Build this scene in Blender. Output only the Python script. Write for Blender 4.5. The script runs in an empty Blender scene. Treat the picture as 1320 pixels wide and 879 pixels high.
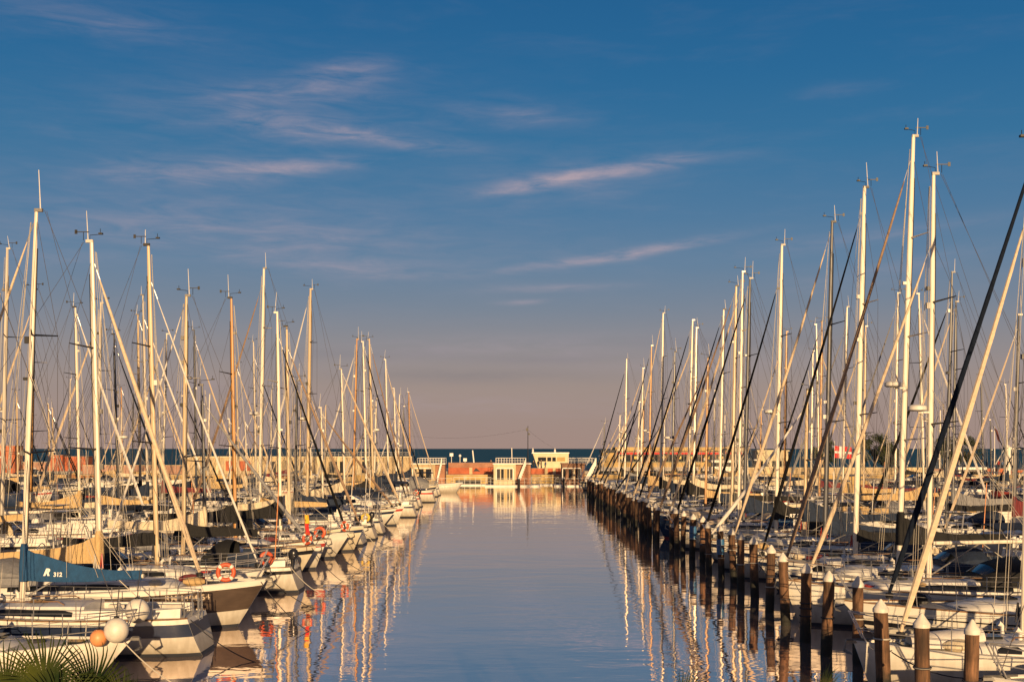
import bpy, bmesh, math, random
from mathutils import Vector, Matrix
R = random.Random(7)
D = bpy.data
SC = bpy.context.scene
COL = SC.collection
F0, CX, HY, H = 1450.0, 665.0, 578.0, 5.5        # focal length in photo pixels, vanishing point, eye height
rad = math.radians

def s2l(c):
    return tuple(((v/255)/12.92 if v/255 <= .04045 else ((v/255+.055)/1.055)**2.4) for v in c)

# ------------------------------------------------------------------ materials
def mat(name, col, rough=.55, var=.12, scale=3.0, metal=0.0, bump=0.0, stretch=(1, 1, 1), grime=0.0, spec=.5, rnd=.06):
    m = D.materials.new(name); m.use_nodes = True
    nt = m.node_tree; N = nt.nodes; Lk = nt.links
    b = N['Principled BSDF']
    b.inputs['Roughness'].default_value = rough
    b.inputs['Metallic'].default_value = metal
    b.inputs['Specular IOR Level'].default_value = spec
    tc = N.new('ShaderNodeTexCoord'); mp = N.new('ShaderNodeMapping'); mp.inputs['Scale'].default_value = stretch
    oi = N.new('ShaderNodeObjectInfo')
    Lk.new(tc.outputs['Object'], mp.inputs['Vector'])
    n = N.new('ShaderNodeTexNoise'); n.inputs['Scale'].default_value = scale; n.inputs['Detail'].default_value = 5
    n.inputs['Roughness'].default_value = .65
    Lk.new(mp.outputs[0], n.inputs['Vector'])
    mr = N.new('ShaderNodeMapRange'); mr.inputs['From Min'].default_value = .3; mr.inputs['From Max'].default_value = .7
    mr.inputs['To Min'].default_value = 1-var*1.6; mr.inputs['To Max'].default_value = 1+var*.6
    Lk.new(n.outputs['Fac'], mr.inputs['Value'])
    m2 = N.new('ShaderNodeMapRange'); m2.inputs['To Min'].default_value = 1-rnd; m2.inputs['To Max'].default_value = 1+rnd
    Lk.new(oi.outputs['Random'], m2.inputs['Value'])
    mul = N.new('ShaderNodeMath'); mul.operation = 'MULTIPLY'
    Lk.new(mr.outputs[0], mul.inputs[0]); Lk.new(m2.outputs[0], mul.inputs[1])
    vm = N.new('ShaderNodeVectorMath'); vm.operation = 'SCALE'; vm.inputs[0].default_value = col
    Lk.new(mul.outputs[0], vm.inputs['Scale'])
    if grime:
        sx = N.new('ShaderNodeSeparateXYZ'); Lk.new(tc.outputs['Object'], sx.inputs[0])
        mp2 = N.new('ShaderNodeMapping'); mp2.inputs['Scale'].default_value = (5, 5, .5); Lk.new(tc.outputs['Object'], mp2.inputs[0])
        n2 = N.new('ShaderNodeTexNoise'); n2.inputs['Scale'].default_value = 1.4; n2.inputs['Detail'].default_value = 5; Lk.new(mp2.outputs[0], n2.inputs['Vector'])
        ad = N.new('ShaderNodeMath'); ad.operation = 'MULTIPLY_ADD'; ad.inputs[1].default_value = -.9; Lk.new(n2.outputs['Fac'], ad.inputs[0]); Lk.new(sx.outputs['Z'], ad.inputs[2])
        g = N.new('ShaderNodeMapRange'); g.inputs['From Min'].default_value = -.35; g.inputs['From Max'].default_value = .55
        g.inputs['To Min'].default_value = grime; g.inputs['To Max'].default_value = 0; Lk.new(ad.outputs[0], g.inputs['Value'])
        gx = N.new('ShaderNodeMix'); gx.data_type = 'RGBA'; gx.inputs['B'].default_value = (.20, .15, .085, 1)
        Lk.new(g.outputs[0], gx.inputs['Factor']); Lk.new(vm.outputs[0], gx.inputs['A']); Lk.new(gx.outputs['Result'], b.inputs['Base Color'])
    else: Lk.new(vm.outputs[0], b.inputs['Base Color'])
    if bump:
        bp = N.new('ShaderNodeBump'); bp.inputs['Strength'].default_value = bump; bp.inputs['Distance'].default_value = .05
        Lk.new(n.outputs['Fac'], bp.inputs['Height']); Lk.new(bp.outputs[0], b.inputs['Normal'])
    return m

M = {}
def dm(k, *a, **kw): M[k] = mat(k, *a, **kw)
dm('hull_white', (.76, .72, .64), .28, .10, 1.2, stretch=(.6, 1, 3), grime=.62)
dm('hull_cream', (.70, .62, .47), .30, .10, 1.2, stretch=(.6, 1, 3), grime=.62)
dm('hull_navy', (.020, .035, .075), .25, .15, 1.2)
dm('hull_grey', (.20, .20, .21), .3, .12, 1.2)
dm('hull_red', (.30, .05, .035), .3, .12, 1.2)
dm('hull_blue', (.05, .16, .33), .3, .12, 1.2)
dm('stripe_navy', (.015, .025, .06), .35)
dm('stripe_brown', (.085, .060, .045), .3, .2, 2.5, stretch=(.5, 1, 2))
dm('stripe_red', (.42, .05, .04), .35)
dm('stripe_black', (.012, .012, .014), .35)
dm('antifoul', (.03, .035, .05), .7)
dm('deck', (.60, .55, .47), .6, .16, 5)
dm('deck_grey', (.34, .32, .29), .65, .16, 5)
dm('teak', (.26, .15, .08), .65, .3, 3, stretch=(.4, 8, 1))
dm('gel', (.74, .71, .65), .35, .12, 2.5)
dm('window', (.015, .017, .02), .08, .1, 2)
dm('mast_white', (.74, .67, .55), .42, .10, 1.6, stretch=(4, 4, .35))
dm('mast_alu', (.60, .54, .45), .38, .12, 1.6, metal=.1, stretch=(4, 4, .35))
dm('mast_dark', (.085, .088, .10), .4, .15, 1.6, metal=.2, stretch=(4, 4, .35))
dm('mast_gold', (.56, .43, .27), .42, .14, 1.6, stretch=(4, 4, .35))
dm('mast_wood', (.50, .25, .075), .4, .22, 2, stretch=(6, 6, .3))
dm('steel', (.55, .53, .50), .3, .1, 4, metal=.7)
dm('wire', (.13, .12, .12), .45, .1, 4, metal=.4)
dm('galvanised', (.20, .19, .18), .5, .2, 8, metal=.5)
dm('black', (.015, .015, .017), .5, .2, 5)
dm('rope_light', (.55, .50, .42), .85, .2, 30)
dm('rope_dark', (.035, .035, .045), .85, .2, 30)
dm('c_navy', (.012, .024, .055), .85, .22, 4.5, bump=.75, stretch=(2.2, 2.2, .9))
dm('c_blue', (.010, .066, .170), .85, .18, 4.5, bump=.75, stretch=(2.2, 2.2, .9))
dm('c_black', (.009, .009, .010), .85, .22, 4.5, bump=.75, stretch=(2.2, 2.2, .9))
dm('c_tan', (.55, .38, .18), .85, .18, 4.5, bump=.75, stretch=(2.2, 2.2, .9))
dm('c_cream', (.66, .56, .40), .85, .15, 4.5, bump=.75, stretch=(2.2, 2.2, .9))
dm('c_grey', (.22, .22, .23), .85, .18, 4.5, bump=.75, stretch=(2.2, 2.2, .9))
dm('c_brown', (.33, .16, .07), .85, .18, 4.5, bump=.75, stretch=(2.2, 2.2, .9))
dm('c_burgundy', (.17, .025, .03), .85, .18, 4.5, bump=.75, stretch=(2.2, 2.2, .9))
dm('g_cream', (.66, .52, .36), .8, .14, 2, bump=.3, stretch=(2, 2, 5))
dm('g_white', (.74, .69, .62), .8, .12, 2, bump=.3, stretch=(2, 2, 5))
dm('g_navy', (.008, .013, .026), .95, spec=.15, var=.2, scale=2, bump=.3, stretch=(2, 2, 5))
dm('g_black', (.008, .008, .009), .95, spec=.15, var=.2, scale=2, bump=.3, stretch=(2, 2, 5))
dm('g_brown', (.30, .20, .13), .8, .2, 2, bump=.3, stretch=(2, 2, 5))
dm('g_grey', (.25, .25, .26), .8, .2, 2, bump=.3, stretch=(2, 2, 5))
dm('buoy_orange', (.60, .105, .04), .5, .15, 6)
dm('buoy_yellow', (.72, .50, .08), .5, .15, 6)
dm('buoy_white', (.74, .70, .62), .5, .15, 6)
dm('fender_white', (.74, .69, .60), .45, .14, 4)
dm('fender_orange', (.72, .30, .12), .45, .14, 4)
dm('fender_navy', (.02, .03, .07), .5, .14, 4)
dm('letter_white', (.78, .75, .70), .6, .05)
dm('letter_cream', (.50, .40, .30), .6, .1)
dm('cap_white', (.76, .71, .62), .55, .20, 4, stretch=(1.6, 1.6, .5))
dm('quay_cream', (.56, .43, .25), .85, .22, .5, bump=.1)
dm('wall_cream', (.64, .55, .36), .8, .14, .8)
dm('wall_ochre', (.52, .36, .15), .85, .2, .5)
dm('wall_orange', (.50, .135, .055), .85, .22, .5)
dm('wall_pink', (.42, .24, .17), .85, .2, .5)
dm('white_paint', (.76, .72, .65), .5, .08, 2)
dm('timber_brown', (.24, .125, .08), .8, .25, 1, stretch=(5, 5, .6))
dm('concrete', (.34, .31, .27), .9, .2, .6)
dm('shade_dark', (.03, .03, .032), .7)
dm('glass_dark', (.02, .024, .03), .06, .1, 2)
dm('lamp_white', (.78, .76, .72), .4)
dm('flag_red', (.62, .03, .03), .85); dm('flag_yellow', (.75, .45, .04), .85); dm('flag_white', (.75, .72, .7), .85)
dm('flag_dark', (.12, .04, .04), .85)
dm('skin', (.42, .26, .18), .6); dm('cloth_dark', (.03, .03, .04), .85); dm('cloth_red', (.40, .05, .04), .85)
dm('cloth_light', (.55, .50, .45), .85); dm('cloth_blue', (.06, .10, .2), .85); dm('hair', (.03, .02, .015), .7)
dm('trunk', (.12, .08, .05), .9, .3, 6, bump=.5)
dm('motor_black', (.02, .02, .024), .25)

def leaf_mat(name, c1, c2, scale):
    m = D.materials.new(name); m.use_nodes = True; nt = m.node_tree; N = nt.nodes; Lk = nt.links
    b = N['Principled BSDF']; b.inputs['Roughness'].default_value = .5
    tc = N.new('ShaderNodeTexCoord'); n = N.new('ShaderNodeTexNoise'); n.inputs['Scale'].default_value = scale
    n.inputs['Detail'].default_value = 4
    Lk.new(tc.outputs['Object'], n.inputs['Vector'])
    r = N.new('ShaderNodeValToRGB'); r.color_ramp.elements[0].position = .35; r.color_ramp.elements[1].position = .68
    r.color_ramp.elements[0].color = (*c1, 1); r.color_ramp.elements[1].color = (*c2, 1)
    Lk.new(n.outputs['Fac'], r.inputs[0]); Lk.new(r.outputs[0], b.inputs['Base Color'])
    M[name] = m
leaf_mat('leaf_tree', (.022, .035, .014), (.075, .085, .03), .9)
leaf_mat('leaf_palm', (.007, .020, .004), (.052, .062, .007), 2.6)
M['leaf_palm'].node_tree.nodes['Principled BSDF'].inputs['Specular IOR Level'].default_value = .2
M['leaf_palm'].node_tree.nodes['Principled BSDF'].inputs['Roughness'].default_value = .65

# pile timber: grain, cracks and the wet, weed-dark band just above the water
def pile_mat():
    m = D.materials.new('pile_timber'); m.use_nodes = True; nt = m.node_tree; N = nt.nodes; Lk = nt.links
    b = N['Principled BSDF']; b.inputs['Roughness'].default_value = .8
    tc = N.new('ShaderNodeTexCoord'); mp = N.new('ShaderNodeMapping'); mp.inputs['Scale'].default_value = (9, 9, .9)
    oi = N.new('ShaderNodeObjectInfo')
    ad = N.new('ShaderNodeVectorMath'); ad.operation = 'ADD'
    cb = N.new('ShaderNodeCombineXYZ'); ml = N.new('ShaderNodeMath'); ml.operation = 'MULTIPLY'; ml.inputs[1].default_value = 37
    Lk.new(oi.outputs['Random'], ml.inputs[0]); Lk.new(ml.outputs[0], cb.inputs[0]); Lk.new(ml.outputs[0], cb.inputs[2])
    Lk.new(tc.outputs['Object'], ad.inputs[0]); Lk.new(cb.outputs[0], ad.inputs[1]); Lk.new(ad.outputs[0], mp.inputs[0])
    n = N.new('ShaderNodeTexNoise'); n.inputs['Scale'].default_value = 1.6; n.inputs['Detail'].default_value = 7; n.inputs['Roughness'].default_value = .7
    Lk.new(mp.outputs[0], n.inputs['Vector'])
    r = N.new('ShaderNodeValToRGB')
    e = r.color_ramp.elements; e[0].position = .3; e[0].color = (.040, .024, .015, 1); e[1].position = .72; e[1].color = (.32, .16, .08, 1)
    Lk.new(n.outputs['Fac'], r.inputs[0])
    sx = N.new('ShaderNodeSeparateXYZ'); Lk.new(tc.outputs['Object'], sx.inputs[0])
    n2 = N.new('ShaderNodeTexNoise'); n2.inputs['Scale'].default_value = 5; Lk.new(ad.outputs[0], n2.inputs['Vector'])
    sb = N.new('ShaderNodeMath'); sb.operation = 'MULTIPLY_ADD'; sb.inputs[1].default_value = .5; Lk.new(n2.outputs['Fac'], sb.inputs[0])
    Lk.new(sx.outputs['Z'], sb.inputs[2])
    w = N.new('ShaderNodeMapRange'); w.inputs['From Min'].default_value = .78; w.inputs['From Max'].default_value = 1.0
    Lk.new(sb.outputs[0], w.inputs['Value'])
    mx = N.new('ShaderNodeMix'); mx.data_type = 'RGBA'; mx.inputs['A'].default_value = (.016, .016, .012, 1)
    rv = N.new('ShaderNodeMapRange'); rv.inputs['To Min'].default_value = .48; rv.inputs['To Max'].default_value = 1.12; Lk.new(oi.outputs['Random'], rv.inputs['Value'])
    n3 = N.new('ShaderNodeTexNoise'); n3.inputs['Scale'].default_value = 2.2; n3.inputs['Detail'].default_value = 3; Lk.new(ad.outputs[0], n3.inputs['Vector'])
    rm = N.new('ShaderNodeMapRange'); rm.inputs['From Min'].default_value = .35; rm.inputs['From Max'].default_value = .6; rm.inputs['To Min'].default_value = .45; Lk.new(n3.outputs['Fac'], rm.inputs['Value'])
    rmul = N.new('ShaderNodeMath'); rmul.operation = 'MULTIPLY'; Lk.new(rv.outputs[0], rmul.inputs[0]); Lk.new(rm.outputs[0], rmul.inputs[1])
    sc = N.new('ShaderNodeVectorMath'); sc.operation = 'SCALE'; Lk.new(r.outputs[0], sc.inputs[0]); Lk.new(rmul.outputs[0], sc.inputs['Scale'])
    Lk.new(w.outputs[0], mx.inputs['Factor']); Lk.new(sc.outputs[0], mx.inputs['B']); Lk.new(mx.outputs['Result'], b.inputs['Base Color'])
    bp = N.new('ShaderNodeBump'); bp.inputs['Strength'].default_value = .6; bp.inputs['Distance'].default_value = .03
    Lk.new(n.outputs['Fac'], bp.inputs['Height']); Lk.new(bp.outputs[0], b.inputs['Normal'])
    M['pile'] = m
pile_mat()

def brick_mat(name, c1, c2, mortar):
    m = D.materials.new(name); m.use_nodes = True; nt = m.node_tree; N = nt.nodes; Lk = nt.links
    b = N['Principled BSDF']; b.inputs['Roughness'].default_value = .85
    tc = N.new('ShaderNodeTexCoord'); mp = N.new('ShaderNodeMapping'); mp.inputs['Rotation'].default_value = (rad(90), 0, 0)
    Lk.new(tc.outputs['Object'], mp.inputs[0])
    bt = N.new('ShaderNodeTexBrick'); bt.inputs['Scale'].default_value = 2.5
    bt.inputs['Color1'].default_value = (*c1, 1); bt.inputs['Color2'].default_value = (*c2, 1); bt.inputs['Mortar'].default_value = (*mortar, 1)
    Lk.new(mp.outputs[0], bt.inputs['Vector'])
    n = N.new('ShaderNodeTexNoise'); n.inputs['Scale'].default_value = .6; n.inputs['Detail'].default_value = 6
    Lk.new(tc.outputs['Object'], n.inputs['Vector'])
    mr = N.new('ShaderNodeMapRange'); mr.inputs['From Min'].default_value = .3; mr.inputs['From Max'].default_value = .7
    mr.inputs['To Min'].default_value = .7; mr.inputs['To Max'].default_value = 1.1
    Lk.new(n.outputs['Fac'], mr.inputs['Value'])
    vm = N.new('ShaderNodeVectorMath'); vm.operation = 'SCALE'
    Lk.new(bt.outputs['Color'], vm.inputs[0]); Lk.new(mr.outputs[0], vm.inputs['Scale']); Lk.new(vm.outputs[0], b.inputs['Base Color'])
    M[name] = m
brick_mat('brick', (.42, .19, .11), (.34, .14, .08), (.40, .26, .18))
brick_mat('brick_orange', (.50, .13, .058), (.42, .10, .045), (.45, .16, .08))

# ------------------------------------------------------------------ mesh helpers
class MB:
    def __init__(s): s.v = []; s.f = []
    def add(s, vs, fs):
        o = len(s.v); s.v += [tuple(p) for p in vs]; s.f += [tuple(i+o for i in f) for f in fs]; return s
    def box(s, x0, x1, y0, y1, z0, z1):
        return s.add([(x0,y0,z0),(x1,y0,z0),(x1,y1,z0),(x0,y1,z0),(x0,y0,z1),(x1,y0,z1),(x1,y1,z1),(x0,y1,z1)],
            [(0,3,2,1),(4,5,6,7),(0,1,5,4),(1,2,6,5),(2,3,7,6),(3,0,4,7)])
    def hexa(s, p): return s.add(p, [(0,3,2,1),(4,5,6,7),(0,1,5,4),(1,2,6,5),(2,3,7,6),(3,0,4,7)])
    def grid(s, rows, closed=False, cap=False):
        n = len(rows[0]); vs = [p for r in rows for p in r]; fs = []
        for i in range(len(rows)-1):
            for j in range(n if closed else n-1):
                k = (j+1) % n
                fs.append((i*n+j, i*n+k, (i+1)*n+k, (i+1)*n+j))
        if cap:
            fs.append(tuple(range(n-1, -1, -1))); fs.append(tuple((len(rows)-1)*n+j for j in range(n)))
        return s.add(vs, fs)
    def tube(s, pts, r, n=6, cap=True, flat=1.0):
        pts = [Vector(p) for p in pts]; rr = r if isinstance(r, (list, tuple)) else [r]*len(pts)
        d0 = (pts[-1]-pts[0]) if (pts[-1]-pts[0]).length > 1e-6 else Vector((0, 0, 1))
        ref = Vector((0, 1, 0)) if abs(d0.normalized().y) < .9 else Vector((1, 0, 0))
        rows = []
        for i, p in enumerate(pts):
            t = (pts[min(i+1, len(pts)-1)] - pts[max(i-1, 0)])
            t = t.normalized() if t.length > 1e-9 else Vector((0, 0, 1))
            a = t.cross(ref); a = a.normalized() if a.length > 1e-6 else Vector((1, 0, 0)); b = a.cross(t)
            rows.append([tuple(p + a*math.cos(2*math.pi*k/n)*rr[i] + b*math.sin(2*math.pi*k/n)*rr[i]*flat) for k in range(n)])
        return s.grid(rows, True, cap)
    def lathe(s, prof, n=12, c=(0, 0, 0)):
        rows = [[(c[0]+r*math.cos(2*math.pi*k/n), c[1]+r*math.sin(2*math.pi*k/n), c[2]+z) for k in range(n)] for r, z in prof]
        return s.grid(rows, True, True)
    def ell(s, c, r, n=10, m=7):
        rows = []
        for i in range(m):
            a = math.pi*(i+.02)/(m-1+.04) - math.pi/2
            rows.append([(c[0]+r[0]*math.cos(a)*math.cos(2*math.pi*k/n), c[1]+r[1]*math.cos(a)*math.sin(2*math.pi*k/n), c[2]+r[2]*math.sin(a)) for k in range(n)])
        return s.grid(rows, True, True)
    def torus(s, c, R0, r, axis='y', n=20, m=8, a0=0.0, a1=2*math.pi):
        rows = []; full = abs(a1-a0-2*math.pi) < 1e-6
        for i in range(n if full else n+1):
            a = a0+(a1-a0)*i/n; row = []
            for j in range(m):
                b = 2*math.pi*j/m; q = R0+r*math.cos(b)
                u, v, w = q*math.cos(a), q*math.sin(a), r*math.sin(b)
                row.append((c[0]+u, c[1]+w, c[2]+v) if axis == 'y' else ((c[0]+w, c[1]+u, c[2]+v) if axis == 'x' else (c[0]+u, c[1]+v, c[2]+w)))
            rows.append(row)
        if full: rows.append(rows[0])
        return s.grid(rows, True, not full)
    def build(s, name, m, parent=None, smooth=True, loc=None, angle=38):
        me = D.meshes.new(name); me.from_pydata(s.v, [], s.f); me.validate(); me.update()
        if isinstance(m, str): m = M[m]
        me.materials.append(m)
        if smooth:
            me.polygons.foreach_set('use_smooth', [True]*len(me.polygons)); me.set_sharp_from_angle(angle=rad(angle))
        o = D.objects.new(name, me); COL.objects.link(o)
        if parent: o.parent = parent
        if loc: o.location = loc
        return o

def thing(name, label, cat, loc=(0, 0, 0), rz=0, group=None):
    o = D.objects.new(name, None); COL.objects.link(o); o.location = loc; o.rotation_euler = (0, 0, rz)
    o['label'] = label; o['category'] = cat; o['kind'] = 'thing'; o.empty_display_size = .2
    if group: o['group'] = group
    return o
def tag(o, label, cat, group=None):
    o['label'] = label; o['category'] = cat; o['kind'] = 'thing'
    if group: o['group'] = group
    return o
def struct(o, kind='structure'): o['kind'] = kind; return o
def pos(px, py, d): return ((px-CX)*d/F0, d, H+(HY-py)*d/F0)

ORD = ['zeroth','first','second','third','fourth','fifth','sixth','seventh','eighth','ninth','tenth','eleventh','twelfth','thirteenth',
 'fourteenth','fifteenth','sixteenth','seventeenth','eighteenth','nineteenth','twentieth']
def ordinal(n):
    if n <= 20: return ORD[n]
    t = {2:'twenty',3:'thirty',4:'forty',5:'fifty'}[n//10]; tt = {2:'twentieth',3:'thirtieth',4:'fortieth',5:'fiftieth'}[n//10]
    return tt if n % 10 == 0 else t+'-'+ORD[n % 10]

def text_mesh(body, size, bold=0.0, shear=0.0):
    cu = D.curves.new('txt', 'FONT'); cu.body = body; cu.size = size; cu.offset = bold; cu.shear = shear; cu.resolution_u = 3
    o = D.objects.new('txt', cu); COL.objects.link(o)
    dg = bpy.context.evaluated_depsgraph_get(); dg.update()
    me = D.meshes.new_from_object(o.evaluated_get(dg))
    vs = [tuple(v.co) for v in me.vertices]; fs = [tuple(p.vertices) for p in me.polygons]
    D.objects.remove(o); D.curves.remove(cu); D.meshes.remove(me)
    return vs, fs

# ------------------------------------------------------------------ hull shape
class Hull:
    def __init__(h, L, B, F, transom=.78, rake=.09, plumb=0.0, flare=.12, power=.82):
        h.L, h.B, h.F, h.tr, h.rake, h.fl, h.pw = L, B, F, transom, rake, flare, power
    def b(h, t):
        if t < .45: return h.B/2*(h.tr + (1-h.tr)*math.sin(math.pi/2*t/.45))*(1-.17*(1-t/.07)**2 if t < .07 else 1)
        u = (t-.45)/.55
        return max(.02, h.B/2*max(0, math.cos(math.pi/2*u))**h.pw)
    def sheer(h, t): return h.F*(.95 + .30*max(0, t-.25)**2/.5625 + .03*(1-t)**2)
    def pt(h, t, s, side, off=0):
        """s=0 at the sheer, s=1 at the lowest line under water"""
        zb = -.28; z = h.sheer(t)*(1-s)+zb*s
        w = h.b(t)*(1 - h.fl*s - (.62-h.fl)*s**3.2)
        x = h.L*t - h.rake*h.L*s*max(0, (t-.5)*2)**3 + .05*h.L*s*(1-t)**6*-1.0
        return (x, side*(w+off), z)
    def s_at(h, t, z): return (h.sheer(t)-z)/(h.sheer(t)+.28)
TS = [0, .012, .03, .055, .1, .18, .27, .36, .45, .54, .63, .71, .78, .83, .87, .905, .935, .958, .975, .988, 1.0]
SS = [0, .05, .10, .17, .25, .34, .43, .52, .62, .72, .82, .91, 1.0]
def hull_mesh(h):
    mb = MB()
    for sd in (-1, 1):
        rows = [[h.pt(t, s, sd) for s in SS] for t in TS]
        if sd > 0: rows = [r[::-1] for r in rows]
        mb.grid(rows)
    # transom and stem
    st = [h.pt(0, s, -1) for s in SS] + [h.pt(0, s, 1) for s in reversed(SS)]
    mb.add(st, [tuple(range(len(st)))])
    a = [h.pt(1, s, -1) for s in SS]; b = [h.pt(1, s, 1) for s in SS]
    mb.grid([a, b])
    return mb
def hull_band(h, s0, s1, off=.013, t0=0.0, t1=1.0, zmode=False, taper=0, endcap=True):
    """a painted band on both sides, between depths s0 and s1 (or between heights when zmode)"""
    mb = MB()
    ts = [t for t in TS if t0 <= t <= t1]
    for sd in (-1, 1):
        rows = []
        for t in ts:
            a, b = (h.s_at(t, s0), h.s_at(t, s1)) if zmode else (s0, s1)
            rows.append([h.pt(t, a+(b-a)*k/3, sd, off) for k in range(4)])
        mb.grid(rows if sd < 0 else [r[::-1] for r in rows])
    if t0 == 0 and endcap:
        a, b = (h.s_at(0, s0), h.s_at(0, s1)) if zmode else (s0, s1)
        p = [h.pt(0, a, -1, off), h.pt(0, b, -1, off), h.pt(0, b, 1, off), h.pt(0, a, 1, off)]
        mb.add([(x-.006, y, z) for x, y, z in p], [(0, 1, 2, 3)])
    return mb
def deck_mesh(h, drop=.035):
    rows = []
    for t in TS:
        b = max(.012, h.b(t)-.02); z = h.sheer(t)-drop
        rows.append([(h.L*t-(.01 if t > .99 else 0), b*k, z+.05*(1-k*k)*min(1, b)) for k in (-1, -.6, -.25, 0, .25, .6, 1)])
    return MB().grid([r[::-1] for r in rows])
def dz(h, t): return h.sheer(t)-.035+.03

def cabin_rows(h, t0, t1, ch, wf):
    rows = []
    n = 9
    for i in range(n):
        u = i/(n-1); t = t0+(t1-t0)*u
        hh = ch*(1-.55*u**2.2)*(0.0 if False else 1)
        if i == n-1: hh = .03
        w = h.b(t)*wf*(1-.10*u)
        z = dz(h, t)-.05
        x = h.L*t
        rows.append([(x, -w, z), (x-.06*u, -w*.93, z+hh*.55), (x-.12*u, -w*.80, z+hh), (x-.12*u, 0, z+hh+.06),
                     (x-.12*u, w*.80, z+hh), (x-.06*u, w*.93, z+hh*.55), (x, w, z)])
    return rows
def lerp3(a, b, f): return tuple(a[i]+(b[i]-a[i])*f for i in range(3))

CLOTH_WORD = {'c_navy':'navy','c_blue':'teal blue','c_black':'black','c_tan':'tan','c_cream':'cream','c_grey':'grey','c_brown':'brown','c_burgundy':'burgundy', None:'no'}
GEN_WORD = {'g_cream':'cream','g_white':'white','g_navy':'navy','g_black':'black','g_brown':'brown','g_grey':'grey', None:'no'}
HULL_WORD = {'hull_white':'white','hull_cream':'cream','hull_navy':'navy','hull_grey':'grey','hull_red':'red','hull_blue':'blue'}
MAST_WORD = {'mast_white':'cream-white','mast_gold':'golden', 'mast_alu':'silvery','mast_dark':'dark grey','mast_wood':'varnished wooden'}

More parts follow.
